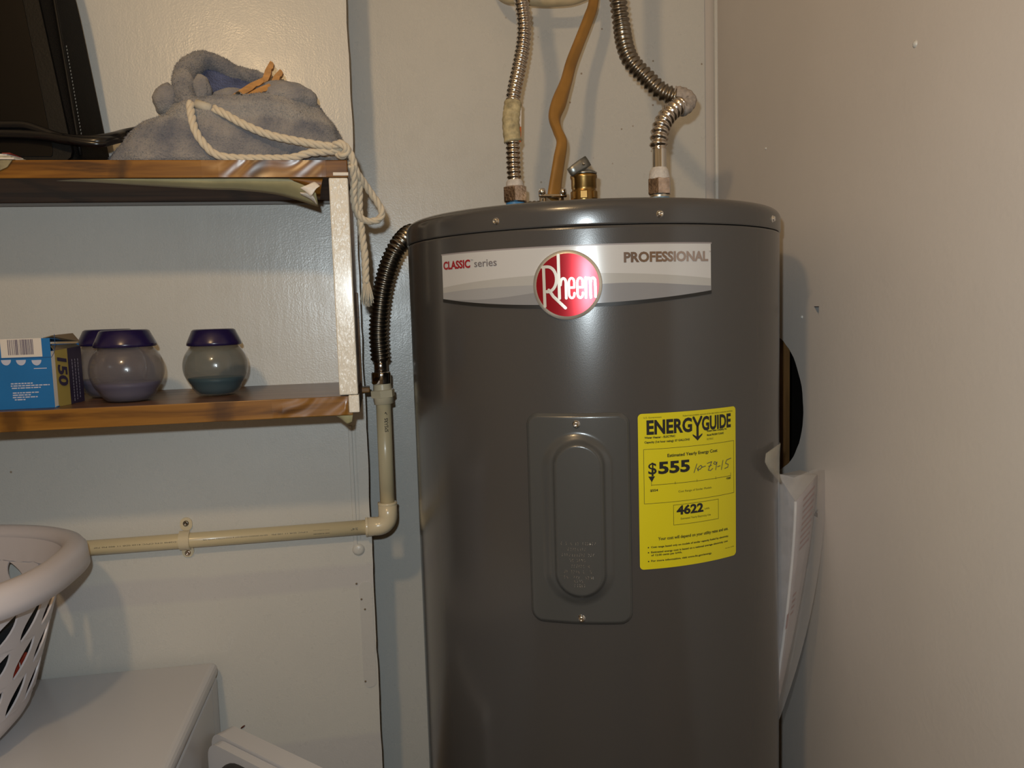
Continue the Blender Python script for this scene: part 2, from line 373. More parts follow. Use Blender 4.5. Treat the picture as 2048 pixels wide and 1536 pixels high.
# right wall with round hole cut through
def right_wall():
    cy, cz, R = 1.183, 1.24, .110; n = 72; V = []; Fc = []
    def sq(a, h):
        c, s = math.cos(a), math.sin(a); k = h/max(abs(c), abs(s)); return c*k, s*k
    h = .15
    for X in (XR, XR+.0127):
        for i in range(n):
            a = 2*PI*i/n+PI/n; r = R*(1+.012*noise.noise((math.cos(a)*5, math.sin(a)*5, 1))+.008*noise.noise((math.cos(a)*25, math.sin(a)*25, 3)))
            V.append((X, cy+r*math.cos(a), cz+r*math.sin(a)))
        for i in range(n):
            a = 2*PI*i/n+PI/n; y, z = sq(a, h); V.append((X, cy+y, cz+z))
    for i in range(n):
        j = (i+1) % n
        Fc.append((i, j, n+j, n+i)); Fc.append((2*n+i, 3*n+i, 3*n+j, 2*n+j)); Fc.append((i, 2*n+i, 2*n+j, j))
    b = len(V)
    ys = (YF, cy-h, cy+h, YR+.02); zs = (0, cz-h, cz+h, ZC)
    for y in ys:
        for z in zs: V.append((XR, y, z))
    for i in range(3):
        for j in range(3):
            if i == 1 and j == 1: continue
            Fc.append((b+i*4+j, b+i*4+j+1, b+i*4+j+5, b+i*4+j+4))
    S(mk('wall_right', V, Fc, M_right))
right_wall()
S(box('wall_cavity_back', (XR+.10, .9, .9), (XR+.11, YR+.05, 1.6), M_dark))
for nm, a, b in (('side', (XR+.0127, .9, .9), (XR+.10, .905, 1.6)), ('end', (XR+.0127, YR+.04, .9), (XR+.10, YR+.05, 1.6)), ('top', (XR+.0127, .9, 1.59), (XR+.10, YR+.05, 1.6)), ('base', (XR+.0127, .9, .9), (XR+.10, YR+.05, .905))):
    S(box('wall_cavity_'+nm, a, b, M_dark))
S(box('trim_3', (XR+.0135, 1.157, .906), (XR+.024, 1.183, 1.589), woodmat('stud_pine', ((.12, .06, .02), (.2, .1, .035), (.26, .14, .05)), (30, 30, 3), knot=False)))
# painted-over hardware and repair strips on the back wall
p0 = hy(711, 1165, YL); p1 = hy(746, 1376, YL)
bm = bmesh.new(); prism(bm, rrect(-.0485, p1.z+.002, -.0285, p0.z, .0095), lambda x, z: Vector((x, YL-.0012, z)), lambda x, z: Vector((x, YL+.001, z)))
S(bmobj('trim_4', bm, M_ghost))
for i, (px, py) in enumerate(((713, 1167), (723, 1198), (730, 1218), (731, 1362))):
    q = hy(px, py, YL)
    lathe('screw_hole', [(.0, 0), (.0016, 0), (.0013, .0012), (0, .0013)], (q.x, YL-.0012, q.z), M_cardin, bpy.data.objects['trim_4'], 10, axis=(0, -1, 0))
bm = bmesh.new()
zt, zb = hy(715, 850, YL).z, hy(716, 1092, YL).z
bbox(bm, (-.0535, YL-.0025, zb), (-.0475, YL+.001, zt), .0012); bbox(bm, (-.0440, YL-.0015, zb+.01), (-.0425, YL+.001, zt), .0005)
S(bmobj('trim_5', bm, M_wall))
q = hy(717, 1099, YL); lathe('bracket_button', [(0, .0045), (.005, .004), (.0085, .0025), (.0095, 0), (.0095, -.001)], (q.x, YL, q.z), M_wall, bpy.data.objects['trim_5'], 24, axis=(0, -1, 0))

# ------------------------------------------------------------------ water heater
AX, AY, R = .292, 1.085, .249
ZT = 1.5155
LS = .029            # height of the top cap's skirt
heater = thing('water_heater', (AX, AY, 0), 'tall dark grey cylindrical electric water heater in the corner', 'water heater')
def cyl(s, z, d=0):           # s = arc position from the -Y direction
    a = s/R; return Vector((AX+(R+d)*math.sin(a), AY-(R+d)*math.cos(a), z))
def ang(px, py):
    d = ray(px, py); a = d.x*d.x+d.y*d.y; b = -2*(d.x*AX+d.y*AY); c = AX*AX+AY*AY-R*R
    t = (-b-math.sqrt(b*b-4*a*c))/(2*a); q = CAM+d*t; return math.atan2(q.x-AX, AY-q.y)*R, q.z
zs = 1.457+.012
lathe('jacket', [(R, .02), (R, .025), (R, .3), (R, .8), (R, 1.2), (R, ZT-LS-.004), (R, ZT-LS-.0014), (R-.001, ZT-LS-.0006), (R-.004, ZT-LS-.0006)], (AX, AY, 0), M_tank, heater, 192)
prof = [(R-.002, ZT-LS), (R+.0002, ZT-LS), (R+.0010, ZT-LS+.0006), (R+.0012, ZT-LS+.002), (R+.0012, ZT-.016), (R+.0012, ZT-.0135)]
for k in range(1, 9):
    a = PI/2*k/8; prof.append((R+.0012-.0125*(1-math.cos(a)), ZT-.0125+.0125*math.sin(a)))
prof += [(R-.015, ZT-.001), (R-.018, ZT-.007), (.02, ZT-.007), (0, ZT-.007)]
lathe('top_cap', prof, (AX, AY, 0), M_tank, heater, 192)
lathe('base_ring', [(R-.004, 0), (R+.002, 0), (R+.002, .045), (R, .05)], (AX, AY, 0), M_tank, heater, 96)
def screw(s, z, d, parent, r=.0042):
    c = cyl(s, z, d); nrm = Vector((math.sin(s/R), -math.cos(s/R), 0))
    o = lathe('screw', [(r*1.25, -.001), (r*1.25, .0006), (r, .0008), (r, .002), (r*.8, .0032), (r*.35, .0036), (r*.3, .0026), (0, .0026)], c, M_chrome, parent, 18, axis=nrm)
    return o
for px, py in ((993, 443), (1319, 428), (1543, 438)):
    s_, z_ = ang(px, py); screw(s_, z_, .0012, heater, .0034)
# sheet on cylinder
def cgrid(name, s0, s1, zf0, zf1, ns, nz, d, mat, parent, **k):
    V = []; Fc = []
    for i in range(ns+1):
        s = s0+(s1-s0)*i/ns; a, b = zf0(i/ns), zf1(i/ns)
        for j in range(nz+1): V.append(cyl(s, a+(b-a)*j/nz, d))
    for i in range(ns):
        for j in range(nz): q = i*(nz+1)+j; Fc.append((q, q+nz+1, q+nz+2, q+1))
    return mk(name, V, Fc, mat, parent, True, **k)
def cpoly(name, poly, d, mat, parent, maxlen=.006, thick=.0, **k):
    bm = bmesh.new(); vs_ = [bm.verts.new((x, 0, z)) for x, z in poly]; bm.faces.new(vs_)
    bmesh.ops.triangulate(bm, faces=bm.faces[:])
    for _ in range(5):
        es = [e for e in bm.edges if abs(e.verts[0].co.x-e.verts[1].co.x) > maxlen]
        if not es: break
        bmesh.ops.subdivide_edges(bm, edges=es, cuts=1, use_grid_fill=False); bmesh.ops.triangulate(bm, faces=bm.faces[:])
    for v in bm.verts: v.co = cyl(v.co.x, v.co.z, d)
    fixn(bm)
    return bmobj(name, bm, mat, parent, True, **k)
def textmesh(s, size, align='LEFT', bold=0, xs=1, shear=0):
    cu = bpy.data.curves.new('t', 'FONT'); cu.body = s; cu.size = size; cu.align_x = align; cu.offset = bold; cu.resolution_u = 3; cu.shear = shear
    o = bpy.data.objects.new('t', cu); C.objects.link(o)
    dg = bpy.context.evaluated_depsgraph_get(); me = bpy.data.meshes.new_from_object(o.evaluated_get(dg))
    bpy.data.objects.remove(o); bpy.data.curves.remove(cu)
    vs_ = [(v.co.x*xs, v.co.y) for v in me.vertices]; fs = [tuple(p.vertices) for p in me.polygons]; bpy.data.meshes.remove(me)
    return vs_, fs
class Ink:
    def __init__(s): s.V = []; s.F = []
    def add(s, vs_, fs):
        b = len(s.V); s.V += vs_; s.F += [tuple(b+i for i in f) for f in fs]
    def text(s, t, x, y, h, width=None, bold=0, align='LEFT', rot=0, shear=0):
        """h = capital height; width fits the text to that width"""
        vs_, fs = textmesh(t, h/.69, 'LEFT', bold, 1, shear)
        if not vs_: return
        x0 = min(v[0] for v in vs_); x1 = max(v[0] for v in vs_); k = (width/(x1-x0)) if width else 1; W = (x1-x0)*k
        ox = {'LEFT': 0, 'CENTER': -W/2, 'RIGHT': -W}[align]
        out = []
        for a, b in vs_:
            a = (a-x0)*k+ox
            out.append((x+a*math.cos(rot)-b*math.sin(rot), y+a*math.sin(rot)+b*math.cos(rot)))
        s.add(out, fs)
    def rect(s, x0, y0, x1, y1, n=1):
        for i in range(n):
            a = x0+(x1-x0)*i/n; b = x0+(x1-x0)*(i+1)/n
            s.add([(a, y0), (b, y0), (b, y1), (a, y1)], [(0, 1, 2, 3)])
    def frame(s, x0, y0, x1, y1, w, n=20):
        s.rect(x0, y0, x1, y0+w, n); s.rect(x0, y1-w, x1, y1, n); s.rect(x0, y0, x0+w, y1); s.rect(x1-w, y0, x1, y1)
    def stroke(s, pts, w):
        pts = [Vector((*p, 0)) for p in pts]
        for i in range(len(pts)):
            k = 10 if len(pts) > 2 or i in (0, len(pts)-1) else 0
            c = pts[i]; s.add([(c.x+w/2*math.cos(2*PI*j/10), c.y+w/2*math.sin(2*PI*j/10)) for j in range(10)], [tuple(range(10))])
        for a, b in zip(pts, pts[1:]):
            d = (b-a); 
            if d.length < 1e-7: continue
            nn = Vector((-d.y, d.x, 0)).normalized()*w/2
            q = [a+nn, b+nn, b-nn, a-nn]; s.add([(v.x, v.y) for v in q], [(0, 3, 2, 1)])
    def out(s, name, f, mat, parent, **k):
        return mk(name, [f(x, y) for x, y in s.V], s.F, mat, parent, **k)
# --- silver banner
sL, _ = ang(886, 550); sR, _ = ang(1421, 530); zt = 1.4645; ze = 1.4135; W = sR-sL
banner = cgrid('banner_label', sL, sR, lambda t: ze-.0165*4*t*(1-t)*.55-.002*math.sin(t*PI), lambda t: zt, 60, 6, .0006, M_silver, heater, label='silver banner sticker with grey swooshes across the top of the tank')
def sw(name, f0, f1, mat, d):
    cgrid(name, sL, sR, f0, f1, 60, 2, d, mat, banner)
low = lambda t: ze-.0165*4*t*(1-t)*.55-.002*math.sin(t*PI)
sw('swoosh', low, lambda t: ze+.006+.016*math.sin(PI*(.15+.7*t)), M_lab2, .0007)
sw('swoosh', low, lambda t: max(low(t), ze+.001+.010*math.sin(PI*(.2+.9*t))), M_lab3, .0008)
sw('swoosh', low, lambda t: max(low(t), ze+.0085-.0075*math.cos((t-.2)*7)*.6-.008*(1-t)), M_lab4, .0009)
cgrid('black_rule', sL-.0005, sR+.0005, lambda t: low(t)-.0038, low, 60, 1, .0010, M_ink, heater)
cgrid('label_border', sL-.0012, sR+.0012, lambda t: zt, lambda t: zt+.0016, 60, 1, .0006, pm('label_edge', (.28, .25, .25), .3), heater)
ink = Ink(); ink.text('CLASSIC', sL+.003, zt-.0165, .0086, .046, bold=.0005); ink.out('lettering', lambda x, y: cyl(x, y, .0011), M_redink, banner)
ink = Ink(); ink.text('TM', sL+.050, zt-.0095, .002, .0032); ink.text('series', sL+.055, zt-.0165, .0082, .031, bold=.0001); ink.out('lettering', lambda x, y: cyl(x, y, .0011), M_greyink, banner)
ink = Ink(); ink.text('PROFESSIONAL', sR-.104, zt-.0185, .0100, .100, bold=.0006); ink.text('TM', sR-.0028, zt-.0095, .0018, .0025); ink.out('lettering', lambda x, y: cyl(x, y, .0011), pm('bronze_foil_ink', (.42, .34, .3), .2, metal=.9), banner)
# --- round emblem
eS, eZ = ang(1135, 570); eR = .0375
def E(u, v, d=0): return cyl(eS+u*eR, eZ+v*eR, .0022+d)
def disc(name, r, d, mat, parent, r0=0, thick=True):
    n = 64; V = []; Fc = []
    rings = ([(r, -.0018+0), (r, d)] if thick else [(r, d)]) + [(r*k/6+r0*(1-k/6), d) for k in range(5, -1, -1)]
    for rr, dd in rings:
        for i in range(n): a = 2*PI*i/n; V.append(E(rr*math.cos(a), rr*math.sin(a), dd))
    for j in range(len(rings)-1):
        for i in range(n): k = (i+1) % n; Fc.append((j*n+i, j*n+k, (j+1)*n+k, (j+1)*n+i))
    return mk(name, V, Fc, mat, parent, True)
emblem = disc('emblem', 1.0, .0006, M_foil, heater); emblem['label'] = 'round red foil badge with silver rim and raised silver lettering'
disc('red_field', .905, .0008, M_foilred, emblem, thick=False)
ink = Ink(); w_ = .085
def arc(cx, cy, rx, ry, a0, a1, n=12): return [(cx+rx*math.cos(math.radians(a0+(a1-a0)*i/n)), cy+ry*math.sin(math.radians(a0+(a1-a0)*i/n))) for i in range(n+1)]
ink.stroke([(-.67, .50), (-.655, -.60)], w_)
ink.stroke([(-.70, .53), (-.62, .54)]+arc(-.56, .18, .26, .36, 90, -95, 16)+[(-.60, -.17)], w_)
ink.stroke([(-.53, -.13), (-.40, -.32), (-.2, -.52), (-.06, -.66)], w_)
ink.stroke([(-.235, .86), (-.225, -.38)], w_)
ink.stroke([(-.19, .0)]+arc(-.105, .06, .075, .13, 160, 0, 8)+[(-.03, -.38)], w_*.9)
for ex in (.13, .37):
    ink.stroke([(ex-.06, -.08), (ex+.075, -.08), (ex+.075, .04)]+arc(ex, .06, .078, .13, 0, 180, 8)+arc(ex, -.25, .078, .13, 180, 340, 10)+[(ex+.075, -.24)], w_*.75)
ink.stroke([(.53, .19), (.53, -.38)], w_*.8); ink.stroke([(.53, .06)]+arc(.60, .08, .06, .10, 150, 0, 8)+[(.665, -.38)], w_*.8); ink.stroke([(.67, .06)]+arc(.735, .08, .06, .10, 150, 0, 8)+[(.80, -.36)], w_*.8)
# raised letters: lift outline copies for thickness
for d in (.0012, .0018): ink.out('lettering', lambda x, y, d=d: E(x, y, d), M_foil, emblem)
# --- access cover
aS = (ang(1050, 830)[0]+ang(1262, 830)[0])/2; hw = .0575
aZ0, aZ1 = 1.0435, 1.2835; aZ = (aZ0+aZ1)/2; hh = (aZ1-aZ0)/2
def stad(x, y, rx, hy_):      # signed distance to stadium
    yy = max(abs(y)-(hy_-rx), 0); return math.hypot(x, yy)-rx
def sm(t): t = max(0, min(1, t)); return t*t*(3-2*t)
def cover():
    ns, nz = 110, 200; V = []; Fc = []; r = .014
    for i in range(ns+1):
        for j in range(nz+1):
            x = -1+2*i/ns; y = -1+2*j/nz; X, Y = x*hw, y*hh
            # round the corners by pulling in
            qx, qy = abs(X)-(hw-r), abs(Y)-(hh-r)
            if qx > 0 and qy > 0:
                m_ = max(qx, qy); l = math.hypot(qx, qy); k = m_/l
                X = math.copysign(hw-r+qx*k, X); Y = math.copysign(hh-r+qy*k, Y)
            e = min(hw-abs(X), hh-abs(Y)); qx, qy = abs(X)-(hw-r), abs(Y)-(hh-r)
            if qx > 0 and qy > 0: e = min(e, r-math.hypot(qx, qy))
            h = .0008+.0034*sm(e/.0045)
            d1 = stad(X+.001, Y-.001, .0400, .0985); h += .0045*sm(-d1/.012)
            d2 = stad(X-.0012, Y-.002, .0262, .0865); h += .0065*sm(-(d2-.003)/.0065)
            V.append(cyl(aS+X, aZ+Y, h))
    for i in range(ns):
        for j in range(nz): q = i*(nz+1)+j; Fc.append((q, q+nz+1, q+nz+2, q+1))
    # skirt
    ring = [i*(nz+1) for i in range(ns+1)]+[ns*(nz+1)+j for j in range(1, nz+1)]+[i*(nz+1)+nz for i in range(ns-1, -1, -1)]+[j for j in range(nz-1, 0, -1)]
    b = len(V)
    for q in ring:
        v = V[q]; c = Vector((v.x-AX, v.y-AY, 0)).normalized(); V.append(Vector((AX, AY, v.z))+c*(R-.001))
    for k in range(len(ring)): l = (k+1) % len(ring); Fc.append((ring[k], b+k, b+l, ring[l]))
    return mk('access_cover', V, Fc, M_panel, heater, True, label='grey raised rectangular access cover with rounded oblong bulge')
cov = cover()
screw(aS-.0005, aZ+.108, .0042, cov, .0036); screw(aS+.0005, aZ-.112, .0042, cov, .0036)
bm = bmesh.new()
rows = [(370, 570, 915), (410, 520, 950), (375, 560, 985), (420, 510, 1018), (415, 535, 1053), (385, 550, 1088), (385, 560, 1122), (445, 500, 1145), (445, 510, 1173)]
for x0, x1, yy in rows:
    x = x0
    while x < x1:
        if random.random() > .15:
            X = (x-470)*.000177; Y = aZ+(790-yy)*.000184
            for dz in random.sample((-.0012, -.0004, .0006, .0014), 3):
                c = cyl(aS+X+random.uniform(-.0006, .0006), Y+dz, .0150); g = bmesh.ops.create_icosphere(bm, subdivisions=1, radius=.00042, matrix=Matrix.Translation(c))
        x += 14
bmobj('embossed_marking', bm, M_chrome, cov, True, kind='stuff')
# --- yellow energy label
ys0, ys1, yz0, yz1 = ang(1275, 828)[0], ang(1470, 813)[0], 1.105, 1.2805
yl = cpoly('energy_label', rrect(ys0, yz0, ys1, yz1, .0045), .0006, M_yellow, heater, label='yellow energy rating sticker with black print and a handwritten date')
YW, YH = ys1-ys0, yz1-yz0
def U(u): return ys0+u*YW
def Vv(v): return yz1-v*YH
ink = Ink()
ink.text('U.S. Government', U(.05), Vv(.03), .0017, .16*YW); ink.text('Federal law prohibits removal of this label before consumer purchase.', U(.41), Vv(.032), .0017, .55*YW)
ink.text('ENERG', U(.075), Vv(.130), .0148, .425*YW, bold=.0008); ink.text('GUIDE', U(.60), Vv(.130), .0148, .335*YW, bold=.0008)
ink.stroke([(U(.515), Vv(.045)), (U(.555), Vv(.10)), (U(.555), Vv(.175))], .0030); ink.stroke([(U(.595), Vv(.045)), (U(.555), Vv(.10))], .0030)
ink.add([(U(.555), Vv(.195)), (U(.605), Vv(.160)), (U(.605), Vv(.150)), (U(.555), Vv(.172)), (U(.505), Vv(.150)), (U(.505), Vv(.160))], [(0, 1, 2, 3), (0, 3, 4, 5)])
ink.text('Water Heater - ELECTRIC', U(.055), Vv(.158), .0022, .28*YW, bold=.0001); ink.text('Capacity (1st hour rating): 57 GALLONS', U(.055), Vv(.187), .0022, .42*YW, bold=.0001)
ink.text('Rheem Sales Company, Inc.', U(.655), Vv(.145), .0020, .23*YW, bold=.0001); ink.text('Model PROE50 T2 RH95', U(.655), Vv(.172), .0020, .19*YW, bold=.0001); ink.text('EC95SC', U(.655), Vv(.198), .0020, .07*YW)
ink.frame(U(.045), Vv(.575), U(.975), Vv(.225), .0004, 24)
ink.text('Estimated Yearly Energy Cost', U(.26), Vv(.283), .0034, .51*YW, bold=.00012)
ink.text('$', U(.085), Vv(.385), .0125, .075*YW, bold=.00025); ink.text('555', U(.175), Vv(.385), .0125, .30*YW, bold=.0007)
ink.add([(U(.085), Vv(.40)), (U(.145), Vv(.40)), (U(.115), Vv(.437))], [(0, 2, 1)])
ink.rect(U(.112), Vv(.457), U(.93), Vv(.4545), 24)
for u in (.112, .33, .545, .75, .93): ink.rect(U(u)-.0002, Vv(.462), U(u)+.0002, Vv(.445 if .2 < u < .9 else .435))
ink.text('$554', U(.10), Vv(.497), .0024, .07*YW, bold=.0001); ink.text('$588', U(.875), Vv(.477), .0022, .055*YW, bold=.0001); ink.text('Cost Range of Similar Models', U(.36), Vv(.517), .0022, .34*YW)
ink.frame(U(.31), Vv(.727), U(.78), Vv(.595), .0004, 12)
ink.text('4622', U(.34), Vv(.66), .0095, .27*YW, bold=.00055); ink.text('kWh', U(.625), Vv(.652), .0022, .05*YW); ink.text('Estimated Yearly Electricity Use', U(.38), Vv(.695), .0022, .31*YW)
ink.text('Your cost will depend on your utility rates and use.', U(.165), Vv(.815), .0034, .73*YW, bold=.0001)
ink.text('Cost range based only on models of similar capacity fueled by electricity.', U(.10), Vv(.862), .0020, .80*YW, bold=.00008)
ink.text('Estimated energy cost is based on a national average electricity cost', U(.10), Vv(.895), .0020, .79*YW, bold=.00008); ink.text('of 12.00 cents per kWh.', U(.10), Vv(.915), .0020, .29*YW, bold=.00008)
ink.text('For more information, visit www.ftc.gov/energy.', U(.10), Vv(.952), .0020, .60*YW, bold=.00008); ink.text('Part No. 101995', U(.86), Vv(.94), .0012, .11*YW)
for v in (.858, .891, .948): ink.add([(U(.077)+.0008*math.cos(a*PI/4), Vv(v)+.0008*math.sin(a*PI/4)) for a in range(8)], [tuple(range(8))])
ink.out('printing', lambda x, y: cyl(x, y, .0009), M_ink, yl)
ink = Ink(); hwr = lambda pts: ink.stroke([(U(a), Vv(b)) for a, b in pts], .0008)
hwr([(.515, .400), (.545, .345)]); hwr([(.545, .372), (.558, .385), (.585, .380), (.598, .365), (.585, .357), (.565, .366), (.552, .385), (.56, .392)]); hwr([(.595, .372), (.635, .366)])
hwr([(.655, .350), (.705, .343), (.665, .395), (.69, .400), (.715, .388)]); hwr([(.668, .372), (.702, .366)])
hwr([(.755, .352), (.735, .345), (.725, .358), (.745, .365), (.765, .350), (.748, .400)]); hwr([(.77, .382), (.80, .378)]); hwr([(.835, .345), (.815, .405)])
hwr([(.935, .340), (.88, .347), (.865, .368), (.90, .378), (.895, .395), (.855, .402)])
ink.out('handwriting', lambda x, y: cyl(x, y, .0010), M_pen, yl)
# --- nipples, pipes stubs
def nipple(c, blue=.012, patch=False):
    o = lathe('nipple', [(.0133, -.012), (.0133, .048)], c, M_zinc, heater, 32)
    lathe('sealant', [(.0134, .026), (.0142, .030), (.0142, .041), (.0134, .045)] if not patch else [(.0134, .012), (.0143, .015), (.0143, .034), (.0134, .037)], c, M_bluepatch if patch else M_blue, o, 32)
    return Vector(c)
ztop = ZT-.007
nl = hy(1030, 385, 1.17); nr = hy(1319, 380, 1.07)
nipple((nl.x, nl.y, ztop)); nipple((nr.x, nr.y, ztop), patch=True)
# --- relief valve
v0 = hy(1168, 385, 1.12); vx, vy = v0.x, v0.y
valve = lathe('relief_valve', [(.011, ztop), (.011, 1.535), (.0135, 1.536), (.0135, 1.541), (.0165, 1.545), (.0175, 1.549), (.0175, 1.562), (.0165, 1.564), (.0178, 1.566), (.0178, 1.578), (.0188, 1.580), (.0190, 1.583), (.0175, 1.585), (0, 1.585)], (vx, vy, 0), M_brass, heater, 32, label='brass pressure relief valve')
bm = bmesh.new()
for k in range(6):
    a = k*PI/3+.25; c = Vector((vx+.0170*math.cos(a), vy+.0170*math.sin(a), 1.5555)); bbox(bm, (-.0022, -.0052, -.0055), (.0022, .0052, .0055), .0008, 1, Matrix.Translation(c) @ Matrix.Rotation(a, 4, 'Z'))
bmobj('hex_flats', bm, M_brass, valve)
mktube('outlet', [Vector((vx-.01, vy+.005, 1.541)), Vector((vx-.03, vy+.02, 1.538)), Vector((vx-.045, vy+.03, 1.535))], .0115, M_brass, valve, 20)
lathe('valve_cap', [(.0185, 1.585), (.0188, 1.587), (.014, 1.590), (.004, 1.594), (0, 1.594)], (vx, vy, 0), M_lever, valve, 32)
p = [hy(1139, 346, 1.102), hy(1150, 338, 1.102), hy(1163, 330, 1.102), hy(1176, 321, 1.102)]
V, Fc = tube([p[0], p[1], p[2], p[3]], lambda i: (.0062, .0070, .0080, .0074)[i], 14, up=Vector((0, 0, 1)), flat=.35)
mk('lever', V, Fc, M_lever, valve, True)
q = hy(1167, 328, 1.0995); lathe('lever_pin', [(0, .003), (.002, .0025), (.0024, 0)], q, M_chrome, valve, 12, axis=(0, -1, 0)); 
mktube('lever_stem', [hy(1168, 330, 1.112), hy(1170, 348, 1.118)], .003, M_brass, valve, 10)
# cable entry plate on the top of the tank
cp = hy(1105, 392, 1.16)
pl = lathe('cable_entry_plate', [(0, .0), (.045, 0), (.047, -.002), (.047, -.004)], (.268, 1.02, ZT+.0035), M_chrome, heater, 40)
mktube('plate_stand', [Vector((.268, 1.02, ztop-.002)), Vector((.268, 1.02, ZT+.001))], .02, M_lever, heater, 20)
cl = bmesh.new()
bbox(cl, (cp.x-.022, 1.150, 1.558), (cp.x+.020, 1.156, 1.563), .002)
bbox(cl, (cp.x-.020, 1.156, ztop), (cp.x-.010, 1.166, 1.560), .002); bbox(cl, (cp.x+.008, 1.156, ztop), (cp.x+.018, 1.166, 1.560), .002)
clamp = bmobj('cable_clamp', cl, M_chrome, heater)
for dx in (-.017, .014): lathe('screw', [(.0, .007), (.004, .006), (.0055, .002), (.0055, -.002), (.002, -.003), (.002, -.012)], (cp.x+dx, 1.153, 1.565), M_chrome, clamp, 14, axis=(dx*6, -.4, 1))

# ------------------------------------------------------------------ supply hoses
def ribbed(name, path, r, pitch, amp, mat, parent, seg=20, fade=0, **k):
    pts, Lh = resample(catmull(path, 14), pitch/6.0); n = len(pts)
    def rad(i):
        s = Lh*i/(n-1); q = amp*math.cos(2*PI*s/pitch)
        e = min(s, Lh-s)
        return r + (q if e > pitch*.3 else -amp)
    return mktube(name, pts, rad, mat, parent, seg, **k)
def hexnut(name, c, r, h, mat, parent, rot=0, axis=Vector((0, 0, 1))):
    ax = axis.normalized(); e1 = (Vector((1, 0, 0))-ax*ax.x).normalized(); e2 = ax.cross(e1); V = []; Fc = []
    prof = [(.86, 0, 1), (1, .08, 0), (1, .92, 0), (.86, 1, 1)]
    for k, t, c_ in prof:
        for i in range(24):
            a = 2*PI*i/24+rot; m6 = (a-rot) % (PI/3)-PI/6; hexr = r*math.cos(PI/6)/math.cos(m6); rr = min(hexr, r*.93) if c_ else hexr
            V.append(c+ax*(t*h)+e1*(rr*k*math.cos(a))+e2*(rr*k*math.sin(a)))
    for j in range(3):
        for i in range(24): l = (i+1) % 24; Fc.append((j*24+i, j*24+l, (j+1)*24+l, (j+1)*24+i))
    Fc.append(tuple(range(23, -1, -1))); Fc.append(tuple(72+i for i in range(24)))
    return mk(name, V, Fc, mat, parent)
h1 = thing('supply_hose', (nl.x, nl.y, ztop+.04), 'thin ribbed steel water hose with stained paper sleeve, left of the two on the heater', 'hose', 'water supply hoses on the heater')
b1 = Vector((nl.x, nl.y, 1.553))
hexnut('nut', b1, .0187, .0235, M_nut, h1, .35)
lathe('collar', [(.013, .0235), (.0125, .030), (.010, .033)], b1, M_scale, h1, 24)
ribbed('ribbed_tube', [b1+Vector((0, 0, .030)), hy(1027, 335, 1.172), hy(1026, 300, 1.174), hy(1024, 240, 1.178), hy(1027, 190, 1.185), hy(1038, 135, 1.195), hy(1046, 90, 1.2), hy(1048, 50, 1.2), hy(1043, 5, 1.2), hy(1036, -40, 1.2), hy(1030, -120, 1.2), hy(1028, -300, 1.2)], .0102, .0070, .0011, M_steel, h1)
slv = [hy(1026, 284, 1.174), hy(1023, 262, 1.176), hy(1022, 240, 1.178), hy(1024, 222, 1.18), hy(1026, 206, 1.183)]
M_slv = pm('stained_paper_sleeve', (.45, .38, .22), .7, var=.4, vscale=110)
mktube('paper_sleeve', catmull(slv, 6), lambda i: .0128+.0004*math.sin(i*1.7), M_slv, h1, 24)
tg = bmesh.new(); a0, a1 = hy(1036, 212, 1.176), hy(1043, 216, 1.176); b0, b1_ = hy(1034, 286, 1.170), hy(1042, 284, 1.170); m0, m1 = a0.lerp(b0, .55), a1.lerp(b1_, .55)
def quad_thick(name, pts, mat, parent, t=Vector((0, .0008, 0))):
    bm = bmesh.new(); prism(bm, [(i, 0) for i in range(len(pts))], lambda i, _: pts[i], lambda i, _: pts[i]+t); return bmobj(name, bm, mat, parent)
tg.free()
tagp = quad_thick('paper_tag', [a0, a1, m1, m0], M_offw, h1); quad_thick('tag_end', [m0, m1, b1_, b0], pm('orange_tag', (.5, .1, .015), .5), tagp)

h2 = thing('supply_hose', (nr.x, nr.y, ztop+.04), 'thick ribbed steel water hose sharply bent at a scaled elbow, right of the heater top', 'hose', 'water supply hoses on the heater')
b2 = Vector((nr.x, nr.y, 1.548))
hexnut('nut', b2, .0165, .024, M_nut, h2, .1)
lathe('collar', [(.0145, .022), (.0135, .030), (.0125, .034), (.0098, .038)], b2, M_scale, h2, 24)
lathe('smooth_end', [(.0098, .024), (.0098, .062)], b2, M_chrome, h2, 28)
elb = hy(1374, 203, 1.10)
ribbed('ribbed_tube', [b2+Vector((0, 0, .060)), hy(1318, 280, 1.072), hy(1324, 250, 1.078), hy(1340, 226, 1.085), hy(1362, 208, 1.095)], .0112, .0088, .0019, M_steel, h2)
ribbed('ribbed_tube', [hy(1358, 196, 1.105), hy(1322, 182, 1.11), hy(1290, 152, 1.12), hy(1262, 122, 1.13), hy(1249, 88, 1.14), hy(1243, 50, 1.15), hy(1237, 5, 1.15), hy(1232, -60, 1.15), hy(1230, -300, 1.15)], .0115, .0078, .0015, M_steeld, h2)
V, Fc = tube(catmull([hy(1350, 191, 1.107), hy(1363, 192, 1.103), hy(1376, 200, 1.10), hy(1372, 211, 1.098), hy(1362, 218, 1.094)], 6), lambda i: .0126+.0006*math.sin(i*2.1)-.0016*(i/24), 20)
mk('scaled_elbow', V, Fc, pm('beige_scale_crust', (.36, .31, .27), .85, bump=.8, bscale=400, var=.3, vscale=150), h2, True)

